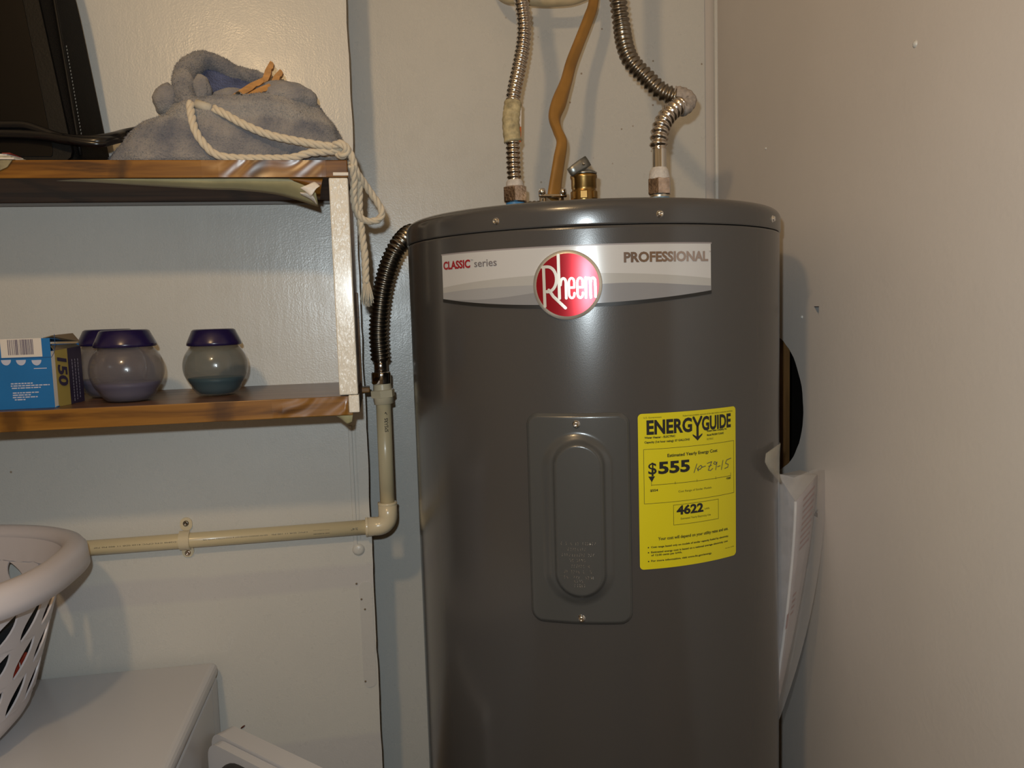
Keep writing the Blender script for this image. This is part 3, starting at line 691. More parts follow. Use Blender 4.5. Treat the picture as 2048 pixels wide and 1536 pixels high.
# ------------------------------------------------------------------ orange power cable
cb = thing('power_cable', (cp.x, cp.y, ztop), 'flat twisted orange-brown power cable rising between the two water hoses', 'cable')
P_ = [((1108, 398), 15, 1.165), ((1112, 360), 15, 1.17), ((1118, 320), 15, 1.175), ((1123, 285), 10, 1.18), ((1115, 262), 8, 1.19), ((1109, 235), 11, 1.20), ((1118, 205), 14, 1.21), ((1132, 165), 12, 1.23), ((1143, 125), 13, 1.25), ((1160, 80), 13, 1.27), ((1176, 40), 12, 1.28), ((1187, 5), 10, 1.29), ((1190, -60), 10, 1.3), ((1190, -300), 11, 1.3)]
ctr = catmull([hy(*a, y) for a, w__, y in P_], 8)
wd = [Vector((w__, 0, 0)) for a, w__, y in P_]; wd = catmull(wd, 8)
V = []; Fc = []; sg = 20
for i, c in enumerate(ctr):
    w2 = wd[i].x/1600*1.22; tn = (ctr[min(i+1, len(ctr)-1)]-ctr[max(i-1, 0)]).normalized(); side = tn.cross(Vector((0, -1, 0))).normalized(); nrm = side.cross(tn)
    tw = .55+.35*math.sin(i*.11); s0_, n0_ = side.copy(), nrm.copy(); side = s0_*math.cos(tw)-n0_*math.sin(tw); nrm = n0_*math.cos(tw)+s0_*math.sin(tw); w2 *= 1.12
    for k in range(sg):
        a = 2*PI*k/sg; ca, sa = math.cos(a), math.sin(a)
        ridge = 1+.5*math.exp(-((ca-.15)/.22)**2)
        V.append(c+side*(w2*math.copysign(abs(ca)**.8, ca))+nrm*(.0062*ridge*math.copysign(abs(sa)**.8, sa)))
for i in range(len(ctr)-1):
    for k in range(sg): l = (k+1) % sg; Fc.append((i*sg+k, i*sg+l, (i+1)*sg+l, (i+1)*sg+k))
Fc.append(tuple(range(sg)))
mk('cable_sheath', V, Fc, M_conduit, cb, True)
# sagging beige tubing over the heater, just touching the frame's top
sg_ = [hy(960, -90, 1.30), hy(1000, -14, 1.30), hy(1050, -1, 1.30), hy(1110, 2, 1.30), hy(1160, -6, 1.30), hy(1215, -40, 1.30), hy(1240, -100, 1.3)]
t_ = mktube('beige_tubing', catmull(sg_, 8), .0085, pm('beige_tube', (.5, .4, .24), .5, var=.2, vscale=30), None, 16)
tag(t_, 'beige tubing sagging into view above the heater behind the hoses', 'tube')

# ------------------------------------------------------------------ discharge hose and CPVC pipe
YP = 1.2215
dh = thing('discharge_hose', hy(762, 760, YP), 'dark ribbed steel hose curving down the left side of the heater', 'hose')
path = [Vector((vx-.04, vy+.027, 1.536)), Vector((.225, 1.175, 1.541)), Vector((.175, 1.215, 1.530)), Vector((.13, 1.265, 1.519)), Vector((.085, 1.275, 1.508)), hy(826, 466, 1.25), hy(800, 487, 1.228), hy(781, 522, 1.225), hy(768, 565, YP), hy(760, 615, YP), hy(757, 665, YP), hy(759, 700, YP), hy(761, 722, YP)]
ribbed('ribbed_tube', path, .0136, .0062, .0013, M_steeld, dh, 22)
a, b = hy(760.5, 716, YP), hy(762, 748, YP); mktube('smooth_end', [a, b], .0098, M_steel, dh, 24)
ca, cb_ = hy(762, 744, YP), hy(763, 770, YP)
lathe('end_nut', [(.0095, 0), (.0125, .001), (.0145, .003), (.0145, .017), (.0138, .020), (.010, .020)], cb_, M_chrome, dh, 28, axis=ca-cb_)
pipe = thing('drain_pipe', hy(765, 1050, YP), 'cream plastic drain pipe with elbow running left along the wall from the heater', 'pipe')
E0 = hy(765, 1052, YP); xv = hy(775, 1010, YP).x; top = hy(767, 812, YP)
ZH = 1.0735
c0 = hy(764, 768, YP); c1 = hy(768, 808, YP); axv = (c0-c1)
ad = lathe('adapter', [(.0111, 0), (.0145, .0005), (.0145, .009), (.0152, .010), (.0152, .0105), (.0135, .029), (.0135, .0305), (.0105, .0305)], c1, M_pvcf, pipe, 32, axis=axv)
hexnut('adapter_hex', c1+axv.normalized()*.010, .0185, .0125, M_pvcf, ad, .3, axv)
elc = Vector((xv, YP, ZH))
pv = mktube('vertical_pipe', [Vector((top.x, YP, c1.z+.002)), Vector((xv, YP, ZH+.018))], .0111, M_pvc, pipe, 32)
mktube('horizontal_pipe', [Vector((xv-.018, YP, ZH)), Vector((-.62, YP, ZH-.002))], .0111, M_pvc, pipe, 32)
ep = [elc+Vector((0, 0, .036)), elc+Vector((0, 0, .016))]+[elc+Vector((-.016+.016*math.cos(a), 0, .016-.016*math.sin(a))) for a in [PI/2*k/8 for k in range(1, 9)]]+[elc+Vector((-.034, 0, 0))]
# keep order: vertical to horizontal
mktube('elbow', ep, .0143, M_pvcf, pipe, 32, up=Vector((0, 1, 0)))
for c_, ax_ in ((elc+Vector((0, 0, .036)), (0, 0, 1)), (elc+Vector((-.034, 0, 0)), (-1, 0, 0))):
    lathe('elbow_lip', [(.0146, -.003), (.0149, -.001), (.0146, .0005), (.0112, .0008)], c_, M_pvcf, pipe, 32, axis=ax_)
rp = .01125
ink = Ink(); ink.text('SPEARS', 0, 0, .0052, .021, bold=.00015); ink.stroke([(.0265, .001), (.030, .003), (.028, .004)], .0009)
zz0 = hy(772, 862, YP).z
ink.out('printing', lambda x, y: Vector((top.x+(xv-top.x)*.35 + rp*math.sin((.006-y)/rp), YP-rp*math.cos((.006-y)/rp), zz0+x)), M_ink, pv)
hp = bpy.data.objects['horizontal_pipe']
ink = Ink(); x = .07; random.seed(3)
ink.text('3/4"', .046, 0, .0036, .010); pf_ = lambda x, y: Vector((xv-x, YP-rp*math.cos(.28-y/rp*1), ZH+rp*math.sin(.28-y/rp*1)-.0002-.002*x/.6)); ink.out('printing', pf_, M_ink, hp); ink = Ink()
for k in range(20): ink.rect(.088+k*.0012, -.0005, .088+k*.0012+random.uniform(.0003, .0009), .0055)
pf_ = lambda x, y: Vector((xv-x, YP-rp*math.cos(.28-y/rp*1), ZH+rp*math.sin(.28-y/rp*1)-.0002-.002*x/.6))
ink.out('barcode', pf_, M_ink, hp)
ink = Ink(); ink.text('CPVC SDR 11 100 PSI', .120, 0, .0018, .052); ink.out('printing', pf_, M_ink, hp); ink = Ink(); ink.text('NSF-PW DRINKING WATER HOT & COLD POTABLE WATER PIPE', .178, 0, .0017, .092); ink.out('printing', pf_, M_ink, hp); ink = Ink(); ink.text('ASTM D2846 CTS CPVC 4120 SDR 11 400 PSI 73F', .290, 0, .0017, .13)
ink.out('printing', lambda x, y: Vector((xv-x, YP-rp*math.cos(.28-y/rp*1), ZH+rp*math.sin(.28-y/rp*1)-.0002-.002*x/.6)), M_ink, hp)
# strap
sx = hy(370, 1070, YP).x
st = thing('pipe_strap', (sx, YL, ZH), 'cream plastic two-screw pipe strap holding the drain pipe to the wall', 'bracket')
bm = bmesh.new(); r1, r2, hw_ = .0113, .0142, .0072; n = 20
poly = [(r1*math.cos(a), r1*math.sin(a)) for a in [PI*k/n for k in range(n+1)]]+[(r2*math.cos(a), r2*math.sin(a)) for a in [PI*(1-k/n) for k in range(n+1)]]
prism(bm, poly, lambda c, s: Vector((sx-hw_, YP-s, ZH+c)), lambda c, s: Vector((sx+hw_, YP-s, ZH+c)))
bmobj('saddle', bm, M_pvcf, st)
for sgn in (1, -1):
    bm = bmesh.new(); pts = rrect(-.0085, .011, .0085, .031, .0082) if sgn > 0 else rrect(-.0085, -.029, .0085, -.011, .0082)
    prism(bm, pts, lambda x, z: Vector((sx+x, YL-.0035, ZH+z)), lambda x, z: Vector((sx+x, YL, ZH+z)))
    tb = bmobj('tab', bm, M_pvcf, st)
    lathe('screw', [(0, .0012), (.0015, .0012), (.0018, .0024), (.0038, .0022), (.0042, 0)], (sx, YL-.0035, ZH+sgn*.0225), M_steeld if sgn > 0 else M_nut, tb, 16, axis=(0, -1, 0))

# ------------------------------------------------------------------ shelf unit
YS = 1.02
sh = thing('wall_shelf', (-.3, YL, 1.28), 'two-tier wooden wall shelf with white end post and peeling wood-grain covering', 'shelf')
bm = bmesh.new(); bbox(bm, (-1.3, YS, 1.566), (-.029, YL, 1.587), .0012)
us = bmobj('shelf_board', bm, M_woodo, sh, label='upper shelf board, orange-brown wood grain')
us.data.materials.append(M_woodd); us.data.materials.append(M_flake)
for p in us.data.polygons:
    if p.normal.z < -.9: p.material_index = 1  # same covering underneath, its shade painted in as darker wood
bm = bmesh.new(); bbox(bm, (-1.3, YS+.002, 1.272), (-.037, YL, 1.2965), .001)
ls = bmobj('shelf_board', bm, M_woodl, sh, label='lower shelf board, pine wood grain with a dark top')
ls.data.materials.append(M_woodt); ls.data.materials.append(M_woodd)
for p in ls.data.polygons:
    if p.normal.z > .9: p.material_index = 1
    if p.normal.z < -.9: p.material_index = 2  # lower underside gets the same darkened wood
box('end_post', (-.0525, YS-.001, 1.298), (-.0295, YS+.026, 1.5655), M_white, sh, .0015)
box('end_panel', (-.0435, YS+.027, 1.2975), (-.0315, YS+.10, 1.5655), M_dark, sh, .001)  # dark gap beside the post put into the panel's colour
box('end_panel', (-.0435, YS+.101, 1.2975), (-.0312, YL, 1.5655), M_woodl, sh, .001)
box('end_batten', (-.0330, YL-.025, 1.272), (-.0285, YL, 1.43), M_woodl, sh, .0008)
box('end_block', (-.0415, YS-.001, 1.2755), (-.0285, YS+.018, 1.2975), M_white, sh, .001)
box('corner_smear', (-.047, YS-.0012, 1.568), (-.0285, YS+.004, 1.572), M_flake, sh, .0005)
box('end_cleat', (-.0305, YL-.03, 1.2815), (-.0175, YL-.002, 1.2895), M_woodl, sh, .0015)
box('shelf_end_stub', (-.037, YS+.03, 1.272), (-.029, YL-.001, 1.2955), M_woodd, sh, .001)
box('rear_batten', (-1.3, YL-.010, 1.5615), (-.055, YL, 1.5658), pm('grey_batten_paint', (.22, .2, .18), .5), sh, .001)
# peeling covering under the upper shelf edge
def strip(name, pts_top, pts_bot, mat, parent, nj=6, curl=.006, t=.0006, **k):
    n = 40; A = resample(catmull(pts_top, 10), 1)[0] if 0 else catmull(pts_top, 10); B = catmull(pts_bot, 10); n = len(A); V = []; Fc = []
    for i in range(n):
        for j in range(nj+1):
            f = j/nj; v = A[i].lerp(B[i], f); v = v+Vector((0, -curl*math.sin(PI*f), 0)); V.append(v)
    for i in range(n-1):
        for j in range(nj): q = i*(nj+1)+j; Fc.append((q, q+1, q+nj+2, q+nj+1))
    o = mk(name, V, Fc, mat, parent, True, **k); s_ = o.modifiers.new('s', 'SOLIDIFY'); s_.thickness = t; return o
tp = [(40, 356), (170, 356), (300, 357), (420, 357), (520, 357), (590, 358), (628, 362)]
bt = [(40, 360), (170, 364), (300, 372), (420, 379), (480, 381), (560, 391), (637, 414)]
strip('peeling_strip', [hy(x, y, YS+.006) for x, y in tp], [hy(x, y, YS+.018+.012*(i/6)) for i, (x, y) in enumerate(bt)], M_backing, sh, label='yellowish peeled strip hanging under the upper board')
strip('peeling_curl', [hy(x, y, YS+.004) for x, y in ((575, 355), (600, 355), (625, 355), (646, 356))], [hy(x, y, YS+.022) for x, y in ((600, 372), (618, 384), (634, 398), (640, 400))], M_woodo, sh, curl=.008, label='orange-brown wood-grain curl with white paint smears')
strip('paint_smear', [hy(x, y, YS-.002) for x, y in ((614, 370), (622, 366), (630, 364), (640, 372))], [hy(x, y, YS-.002) for x, y in ((600, 376), (612, 384), (622, 392), (632, 378))], M_flake, sh, curl=.001)
strip('paint_smear', [hy(x, y, YS+.010) for x, y in ((600, 384), (612, 384), (622, 386), (628, 392))], [hy(x, y, YS+.012) for x, y in ((602, 390), (615, 396), (626, 403), (634, 411))], M_flake, sh, curl=.004)
# loose end of the lower covering
def shiny(src, name):
    m = src.copy(); m.name = name; b = m.node_tree.nodes['Principled BSDF']; b.inputs['Coat Weight'].default_value = .6; b.inputs['Coat Roughness'].default_value = .25; return m
def wrinkles(name, xa, xb, z0, z1, mat, k, slope, amp):
    nx, nz = 150, 10; V = []; Fc = []
    for i in range(nx+1):
        for j in range(nz+1):
            x = xa+(xb-xa)*i/nx; z = z0+(z1-z0)*j/nz; e = min(1, i/20, (nx-i)/6)
            h = amp*e*(.5+.5*math.sin((x+slope*z)*k+4*noise.noise((x*25, z*20, 0))))*(.25+abs(noise.noise((x*14, 5, z*14)))*1.5)
            V.append((x, YS-.0006-h, z))
    for i in range(nx):
        for j in range(nz): q = i*(nz+1)+j; Fc.append((q, q+1, q+nz+2, q+nz+1))
    return mk(name, V, Fc, mat, sh, True)
wrinkles('wrinkled_covering', -.20, -.055, 1.5665, 1.5865, shiny(M_woodo, 'glossy_orange_wrap'), 120, -2.2, .0022)
wrinkles('wrinkled_covering', -.135, -.0425, 1.2735, 1.2960, shiny(M_woodl, 'glossy_pine_wrap'), 190, -1.4, .0024)
strip('peeling_flap', [hy(x, y, YS+.008) for x, y in ((664, 826), (680, 826), (694, 826), (706, 826))], [hy(x, y, YS+.015) for x, y in ((668, 829), (682, 838), (694, 848), (704, 845))], M_backing, sh, curl=.002, label='yellowed flap curling under the lower board')

# ------------------------------------------------------------------ peg bag (towel drawstring bag)
bagc = Vector((-.18, 1.12, 1.587))
bag = thing('drawstring_bag', bagc, 'blue-grey terry towel drawstring bag slumped on the upper shelf', 'bag')
NA = 128
def loop8(c): return catmull(c, NA//8, True)
rim = loop8([hy(590, 186, 1.11), hy(548, 166, 1.15), hy(476, 146, 1.165), hy(408, 122, 1.15), hy(368, 150, 1.11), hy(378, 203, 1.07), hy(450, 208, 1.058), hy(545, 203, 1.068)])
def ringxy(x0, x1, y0, y1, z, pw=2.6, zt=0):
    out = []
    cx, cy, ax_, ay_ = (x0+x1)/2, (y0+y1)/2, (x1-x0)/2, (y1-y0)/2
    for i in range(NA):
        a = 2*PI*i/NA; c, s = math.cos(a), math.sin(a)
        out.append(Vector((cx+ax_*math.copysign(abs(c)**(2/pw), c), cy+ay_*math.copysign(abs(s)**(2/pw), s), z+zt*c)))
    return out
ctrl = [ringxy(-.318, -.040, 1.05, 1.20, 1.588, 3), ringxy(-.329, -.030, 1.040, 1.212, 1.596, 3), ringxy(-.310, -.034, 1.038, 1.212, 1.622, 2.8), ringxy(-.288, -.050, 1.040, 1.205, 1.645, 2.6, .004), ringxy(-.268, -.066, 1.043, 1.19, 1.660, 2.4, .012), ringxy(-.254, -.080, 1.052, 1.18, 1.672, 2.2, .008)]
ro_ = [rim[i]+((rim[i]-Vector((-.16, 1.11, rim[i].z))).normalized()*.010)+Vector((0, 0, -.004)) for i in range(NA)]
cols = []
for i in range(NA):
    col = catmull([c[i] for c in ctrl]+[ro_[i], rim[i]+Vector((0, 0, .006))], 7); cols.append(col)
nr_ = len(cols[0]); V = []; Fc = []
for j in range(nr_):
    for i in range(NA):
        v = cols[i][j]; a = 2*PI*i/NA; f = j/nr_
        d = (v-Vector((-.17, 1.12, v.z))).normalized()
        w1 = .004*noise.noise(v*16+Vector((5, 5, 5)))+.0035*noise.noise(v*45+Vector((3, 1, 2)))+.0022*math.sin(v.z*170+v.x*22+3*noise.noise(v*9))*(.3+.7*f)+.0012*noise.noise(v*260)
        if j == 0: w1 = 0
        nv = v+d*w1; nv.z = max(nv.z, 1.5885); nv.y = min(nv.y, YL-.004); V.append(nv)
for j in range(nr_-1):
    for i in range(NA): k = (i+1) % NA; Fc.append((j*NA+i, j*NA+k, (j+1)*NA+k, (j+1)*NA+i))
Fc.append(tuple(range(NA-1, -1, -1)))
mk('bag_body', V, Fc, M_towel, bag, True)
# rolled rim
rads = loop8([Vector((x, 0, 0)) for x in (.007, .0075, .010, .0125, .0135, .010, .0055, .006)])
V, Fc = tube(rim, lambda i: rads[i].x+.0012*noise.noise(rim[i]*60), 24, closed=True, up=Vector((0, 0, 1)))
V = [v+Vector((noise.noise(v*90), noise.noise(v*90+Vector((7, 0, 0))), noise.noise(v*90+Vector((0, 9, 0)))))*.0018 for v in V]
mk('rolled_rim', V, Fc, M_towel, bag, True)
V0 = [v.copy() for v in V]; F0 = list(Fc)
def fuzz(name, me, count, L_):
    vs_ = [v.co.copy() for v in me.vertices]; nv = [v.normal.copy() for v in me.vertices]; V = []; Fc = []; m = len(vs_)
    ps = me.polygons; np_ = len(ps)
    for k in range(count):
        p = ps[random.randrange(np_)]; ids = p.vertices[:4]
        if len(p.vertices) > 4: continue
        a, b_, c = random.sample(list(ids), 3); r1, r2 = random.random(), random.random()
        q = vs_[a].lerp(vs_[b_], r1).lerp(vs_[c], r2*.5); nn_ = p.normal
        d = (nn_+Vector((random.uniform(-.8, .8), random.uniform(-.8, .8), random.uniform(-.9, .5)))).normalized(); t_ = nn_.cross(d)
        if t_.length < 1e-3: continue
        t_ = t_.normalized()*.00035; l = L_*random.uniform(.5, 1.1)
        i = len(V); V += [q-t_, q+t_, q+d*l+Vector((0, 0, -.0003))]; Fc.append((i, i+1, i+2))
    return mk(name, V, Fc, M_towel, bag, False, kind='stuff')
fuzz('terry_loops', bpy.data.objects['bag_body'].data, 26000, .0028)
fuzz('terry_loops', bpy.data.objects['rolled_rim'].data, 12000, .0028)
# small fold left of the rim
bm = bmesh.new(); bmesh.ops.create_icosphere(bm, subdivisions=4, radius=1)
c_ = hy(340, 205, 1.10)
for v in bm.verts: v.co = c_+Vector((v.co.x*.019, v.co.y*.03, v.co.z*.022))+Vector((1, 0, 1))*(.003*noise.noise(v.co*2.2))+v.co*(.001*noise.noise(v.co*14))
bmobj('side_fold', bm, M_towel, bag, True)
# inside of the same towel, in a darker and bluer colour
M_inner = pm('blue_terry_inside', (.10, .12, .22), 1, spec=.1, bump=1, bscale=420, bdist=.003, var=.3, vscale=50)
V = []; Fc = []; cc = Vector((-.17, 1.115, 1.640)); K = 9
for j in range(K+1):
    f = j/K
    for i in range(NA):
        v = rim[i].lerp(Vector((cc.x+(rim[i].x-cc.x)*.45, cc.y+(rim[i].y-cc.y)*.3, cc.z+.3*(rim[i].z-1.69))), f**.8); V.append(v+Vector((0, 0, .006*noise.noise(v*40)*f)))
for j in range(K):
    for i in range(NA): k = (i+1) % NA; Fc.append((j*NA+i, (j+1)*NA+i, (j+1)*NA+k, j*NA+k))
Fc.append(tuple(K*NA+i for i in range(NA)))
mk('bag_inside', V, Fc, M_inner, bag, True)
# lumps of cloth within
for (px, py, Y, a_, b_, c2) in ((470, 200, 1.085, .030, .02, .014), (404, 185, 1.10, .012, .014, .022), (566, 197, 1.088, .042, .030, .021)):
    bm = bmesh.new(); bmesh.ops.create_icosphere(bm, subdivisions=4, radius=1); c_ = hy(px, py, Y)
    for v in bm.verts:
        q = v.co.copy(); v.co = c_+Vector((q.x*a_, q.y*b_, q.z*c2))*(1+.12*noise.noise(q*2.5)+.03*noise.noise(q*13))
    bmobj('cloth_fold', bm, M_towel, bag, True)
# eyelet sleeve
e0, e1 = hy(392, 208, 1.048), hy(424, 218, 1.045)
mktube('eyelet_sleeve', [e0, e0.lerp(e1, .5), e1], .0058, pm('pale_tape', (.5, .46, .38), .8), bag, 16)
def rope(name, path, R_, parent, pitch=.031, strands=3, r=None, mat=None):
    pts, Lh = resample(catmull(path, 12), .0016); T, N_ = frames(pts); V = []; Fc = []; r = r or R_*.58; seg = 9
    for s in range(strands):
        hel = []
        for i, p in enumerate(pts):
            a = 2*PI*(s/strands+Lh*i/(len(pts)-1)/pitch); B = T[i].cross(N_[i]); hel.append(p+(N_[i]*math.cos(a)+B*math.sin(a))*(R_-r)*1.05)
        v, f = tube(hel, r, seg); b = len(V); V += v; Fc += [tuple(b+x for x in q) for q in f]
    return mk(name, V, Fc, mat or M_rope, parent, True)
RR = .0050
rope('cord', [hy(380, 205, 1.046), hy(383, 232, 1.036), hy(391, 262, 1.028), hy(408, 288, 1.026), hy(432, 309, 1.026), hy(470, 316, 1.026), hy(520, 317, 1.026), hy(580, 316, 1.028), hy(620, 306, 1.030), hy(655, 303, 1.032), hy(684, 300, 1.036)], RR, bag)
rope('cord', [hy(428, 217, 1.040), hy(450, 228, 1.034), hy(490, 250, 1.028), hy(540, 270, 1.026), hy(590, 281, 1.026), hy(640, 290, 1.028), hy(672, 294, 1.032), hy(690, 296, 1.036)], RR, bag)
# knot
rope('knot', [hy(668, 292, 1.03), hy(678, 287, 1.024), hy(690, 292, 1.022), hy(693, 303, 1.024), hy(685, 311, 1.028), hy(676, 306, 1.036), hy(680, 294, 1.042), hy(694, 298, 1.044), hy(700, 312, 1.040)], RR, bag)
rope('cord', [hy(692, 297, 1.030), hy(703, 312, 1.028), hy(712, 342, 1.035), hy(728, 366, 1.05), hy(743, 388, 1.06), hy(758, 410, 1.065), hy(764, 426, 1.066), hy(757, 439, 1.066), hy(738, 443, 1.062), hy(722, 436, 1.056), hy(711, 418, 1.05), hy(707, 390, 1.044), hy(708, 358, 1.036), hy(702, 330, 1.026)], RR*.95, bag)
rope('cord', [hy(700, 322, 1.034), hy(714, 350, 1.044), hy(718, 380, 1.052), hy(718, 405, 1.056), hy(719, 430, 1.058), hy(722, 455, 1.06), hy(726, 485, 1.06), hy(730, 515, 1.06), hy(731, 545, 1.06), hy(732, 566, 1.06)], RR*1.02, bag)
bm_ = Ink(); V = []; Fc = []
for k in range(70):
    a = random.uniform(0, 2*PI); rr = random.uniform(0, .004); p0 = hy(732, 562, 1.06)+Vector((rr*math.cos(a), rr*math.sin(a), 0)); p1 = p0+Vector((rr*1.1*math.cos(a)+random.uniform(-.0015, .0015), rr*math.sin(a), -random.uniform(.022, .034)))
    v, f = tube([p0, p0.lerp(p1, .5)+Vector((random.uniform(-.001, .001), 0, 0)), p1], .0007, 5); b = len(V); V += v; Fc += [tuple(b+x for x in q) for q in f]
mk('tassel', V, Fc, M_rope, bag, True, kind='stuff')
# clothespins
def peg(name, a0, a1, b0, b1, spring, label):
    t = thing(name, spring, label, 'clothespin', 'clothespins in the bag')
    for p0, p1 in ((a0, a1), (b0, b1)):
        d = (p1-p0); L_ = d.length; zx = d.normalized(); yx = Vector((0, 1, 0)); xx = yx.cross(zx).normalized(); yx = zx.cross(xx)
        bm = bmesh.new(); prof = [(0, -.0025), (0, .0022), (L_*.25, .0042), (L_*.55, .0046), (L_*.7, .0032), (L_*.78, .0044), (L_*.95, .0036), (L_, .001), (L_, -.0018), (L_*.6, -.0036)]
        prism(bm, prof, lambda s, h: p0+zx*s+xx*h-yx*.0045, lambda s, h: p0+zx*s+xx*h+yx*.0045)
        bmobj('prong', bm, M_peg, t)
    hel = [spring+Vector((.0035*math.cos(k*.8), -.007+.0006*k*.8, .0035*math.sin(k*.8))) for k in range(24)]
    mktube('spring', hel, .0009, M_steeld, t, 6)
peg('clothespin', hy(466, 196, 1.062), hy(527, 160, 1.07), hy(482, 203, 1.056), hy(540, 172, 1.066), hy(479, 192, 1.056), 'wooden clothespin lying flat in the mouth of the towel bag')
peg('clothespin', hy(526, 172, 1.085), hy(544, 125, 1.085), hy(540, 178, 1.08), hy(563, 142, 1.08), hy(536, 172, 1.078), 'wooden clothespin standing upright out of the towel bag')

# ------------------------------------------------------------------ black case on the upper shelf
case = thing('carry_case', (-.5, 1.13, 1.587), 'black stitched carry case standing at the left end of the upper shelf', 'case')
A = hy(146, 318, 1.075); A.z = 1.5885; A2 = hy(152, 318, 1.08)
TL = 1.93
xb0, xb1 = -.356, -.368           # right side, bottom and top
def lean(z): return (z-1.5885)/.33
def sec(z):                        # section: rounded side profile in plan
    f = lean(z); xr = -.352-.030*f-.02*max(0, f-.6)**2*4; y0, y1 = 1.075+.004*f, 1.215-.045*f
    return xr, y0, y1
V = []; Fc = []; zsn = [1.5885+.36*k/24 for k in range(25)]; prof = None
for z in zsn:
    xr, y0, y1 = sec(z); pts = rrect(-.86, y0, xr, y1, .012, 4)
    for x, y in pts: V.append(Vector((x, y, z)))
m_ = len(pts)
for j in range(24):
    for i in range(m_): k = (i+1) % m_; Fc.append((j*m_+i, j*m_+k, (j+1)*m_+k, (j+1)*m_+i))
Fc.append(tuple(range(m_-1, -1, -1))); Fc.append(tuple(24*m_+i for i in range(m_)))
mk('case_shell', V, Fc, M_mesh, case, True)
def fr(x0, z0, x1, z1, d, mat, name, bev=.006):
    bm = bmesh.new(); pts = rrect(0, 0, 1, 1, .04, 3)
    def f0(u, v):
        z = z0+(z1-z0)*v; xr, y0, y1 = sec(z); return Vector((x0+(x1+(xr+.352)-x0)*u, y0-d, z))
    def f1(u, v):
        z = z0+(z1-z0)*v; xr, y0, y1 = sec(z); return Vector((x0+(x1+(xr+.352)-x0)*u, y0+.003, z))
    prism(bm, pts, f0, f1); return bmobj(name, bm, mat, case)
fr(-.86, 1.592, -.357, 1.945, .006, M_black, 'front_border')
fr(-.4465, 1.600, -.378, 1.90, .0075, M_blackg, 'front_panel')
fr(-.52, 1.600, -.4475, 1.90, .0072, M_blackg, 'front_panel')
# stitching on the gusset
V = []; Fc = []
for k in range(26):
    z = 1.632+k*.0042*1.0; xr, y0, y1 = sec(z); p0 = Vector((xr+.0008, y0+.020, z)); v, f = tube([p0, p0+Vector((0, .0006, .0022))], .0005, 5); b = len(V); V += v; Fc += [tuple(b+x for x in q) for q in f]
mk('stitching', V, Fc, M_blackt, case, kind='stuff')
pp = [sec(z) for z in zsn[1:-1]]; mktube('piping', [Vector((x+.0005, y0+.006, z)) for (x, y0, y1), z in zip(pp, zsn[1:-1])], .0022, M_black, case, 8)
# black cable
cab = thing('black_cable', hy(120, 270, 1.06), 'glossy black cable lying across the front of the carry case', 'cable')
mktube('strand', catmull([hy(-60, 250, 1.062), hy(10, 250, 1.062), hy(50, 251, 1.062), hy(85, 262, 1.060), hy(120, 274, 1.058), (hy(160, 278, 1.056)), hy(200, 277, 1.058), hy(228, 272, 1.075), hy(250, 266, 1.10), hy(290, 258, 1.12)], 8), .0052, M_cable, cab, 14)
mktube('strand', catmull([hy(-60, 268, 1.060), hy(30, 268, 1.060), hy(90, 272, 1.058), hy(130, 279, 1.054), (hy(170, 283, 1.052)), hy(205, 282, 1.056), hy(228, 278, 1.075), hy(250, 274, 1.10), hy(290, 268, 1.12)], 8), .0055, M_cable, cab, 14)
mktube('strand', catmull([hy(-60, 258, 1.066), hy(60, 258, 1.064), hy(110, 269, 1.058), hy(150, 283, 1.050), hy(200, 288, 1.052), hy(228, 282, 1.07), hy(250, 276, 1.10), hy(290, 262, 1.13)], 8), .004, M_cable, cab, 12)
# folded paper
bk = thing('folded_paper', hy(20, 315, 1.035), 'folded printed paper with a red corner lying on the upper shelf front edge', 'paper')
bm = bmesh.new(); zb_ = 1.5872
q0 = [hy(-120, 322, 1.016), hy(28, 320, 1.018), hy(60, 319, 1.045), hy(46, 305, 1.052), hy(-120, 312, 1.055)]
for v in q0: v.z = zb_
bm.free()
for n_, (dz, mt, nm) in enumerate(((.000, M_offw, 'sheet'), (.0022, pm('printed_newsprint', (.4, .36, .26), .8, var=.3, vscale=150), 'sheet'), (.0044, M_offw, 'sheet'))):
    pts = [v+Vector((-.004*n_, .001*n_, dz)) for v in q0]
    quad_thick(nm, pts, mt, bk, Vector((0, 0, .002)))
quad_thick('red_corner', [q0[1]+Vector((-.012, -.0004, .0066)), q0[1]+Vector((-.003, -.0004, .0066)), q0[2]+Vector((-.009, .0, .0066)), q0[2]+Vector((-.014, .002, .0066))], pm('red_print', (.45, .05, .03), .6), bk, Vector((0, 0, .0004)))
quad_thick('hanging_flap', [hy(-120, 322, 1.0175), hy(24, 320, 1.0175), hy(14, 334, 1.0175), hy(-10, 345, 1.0175), hy(-120, 345, 1.0175)], pm('grey_print', (.22, .19, .11), .7, var=.3, vscale=90), bk, Vector((0, .0012, 0)))

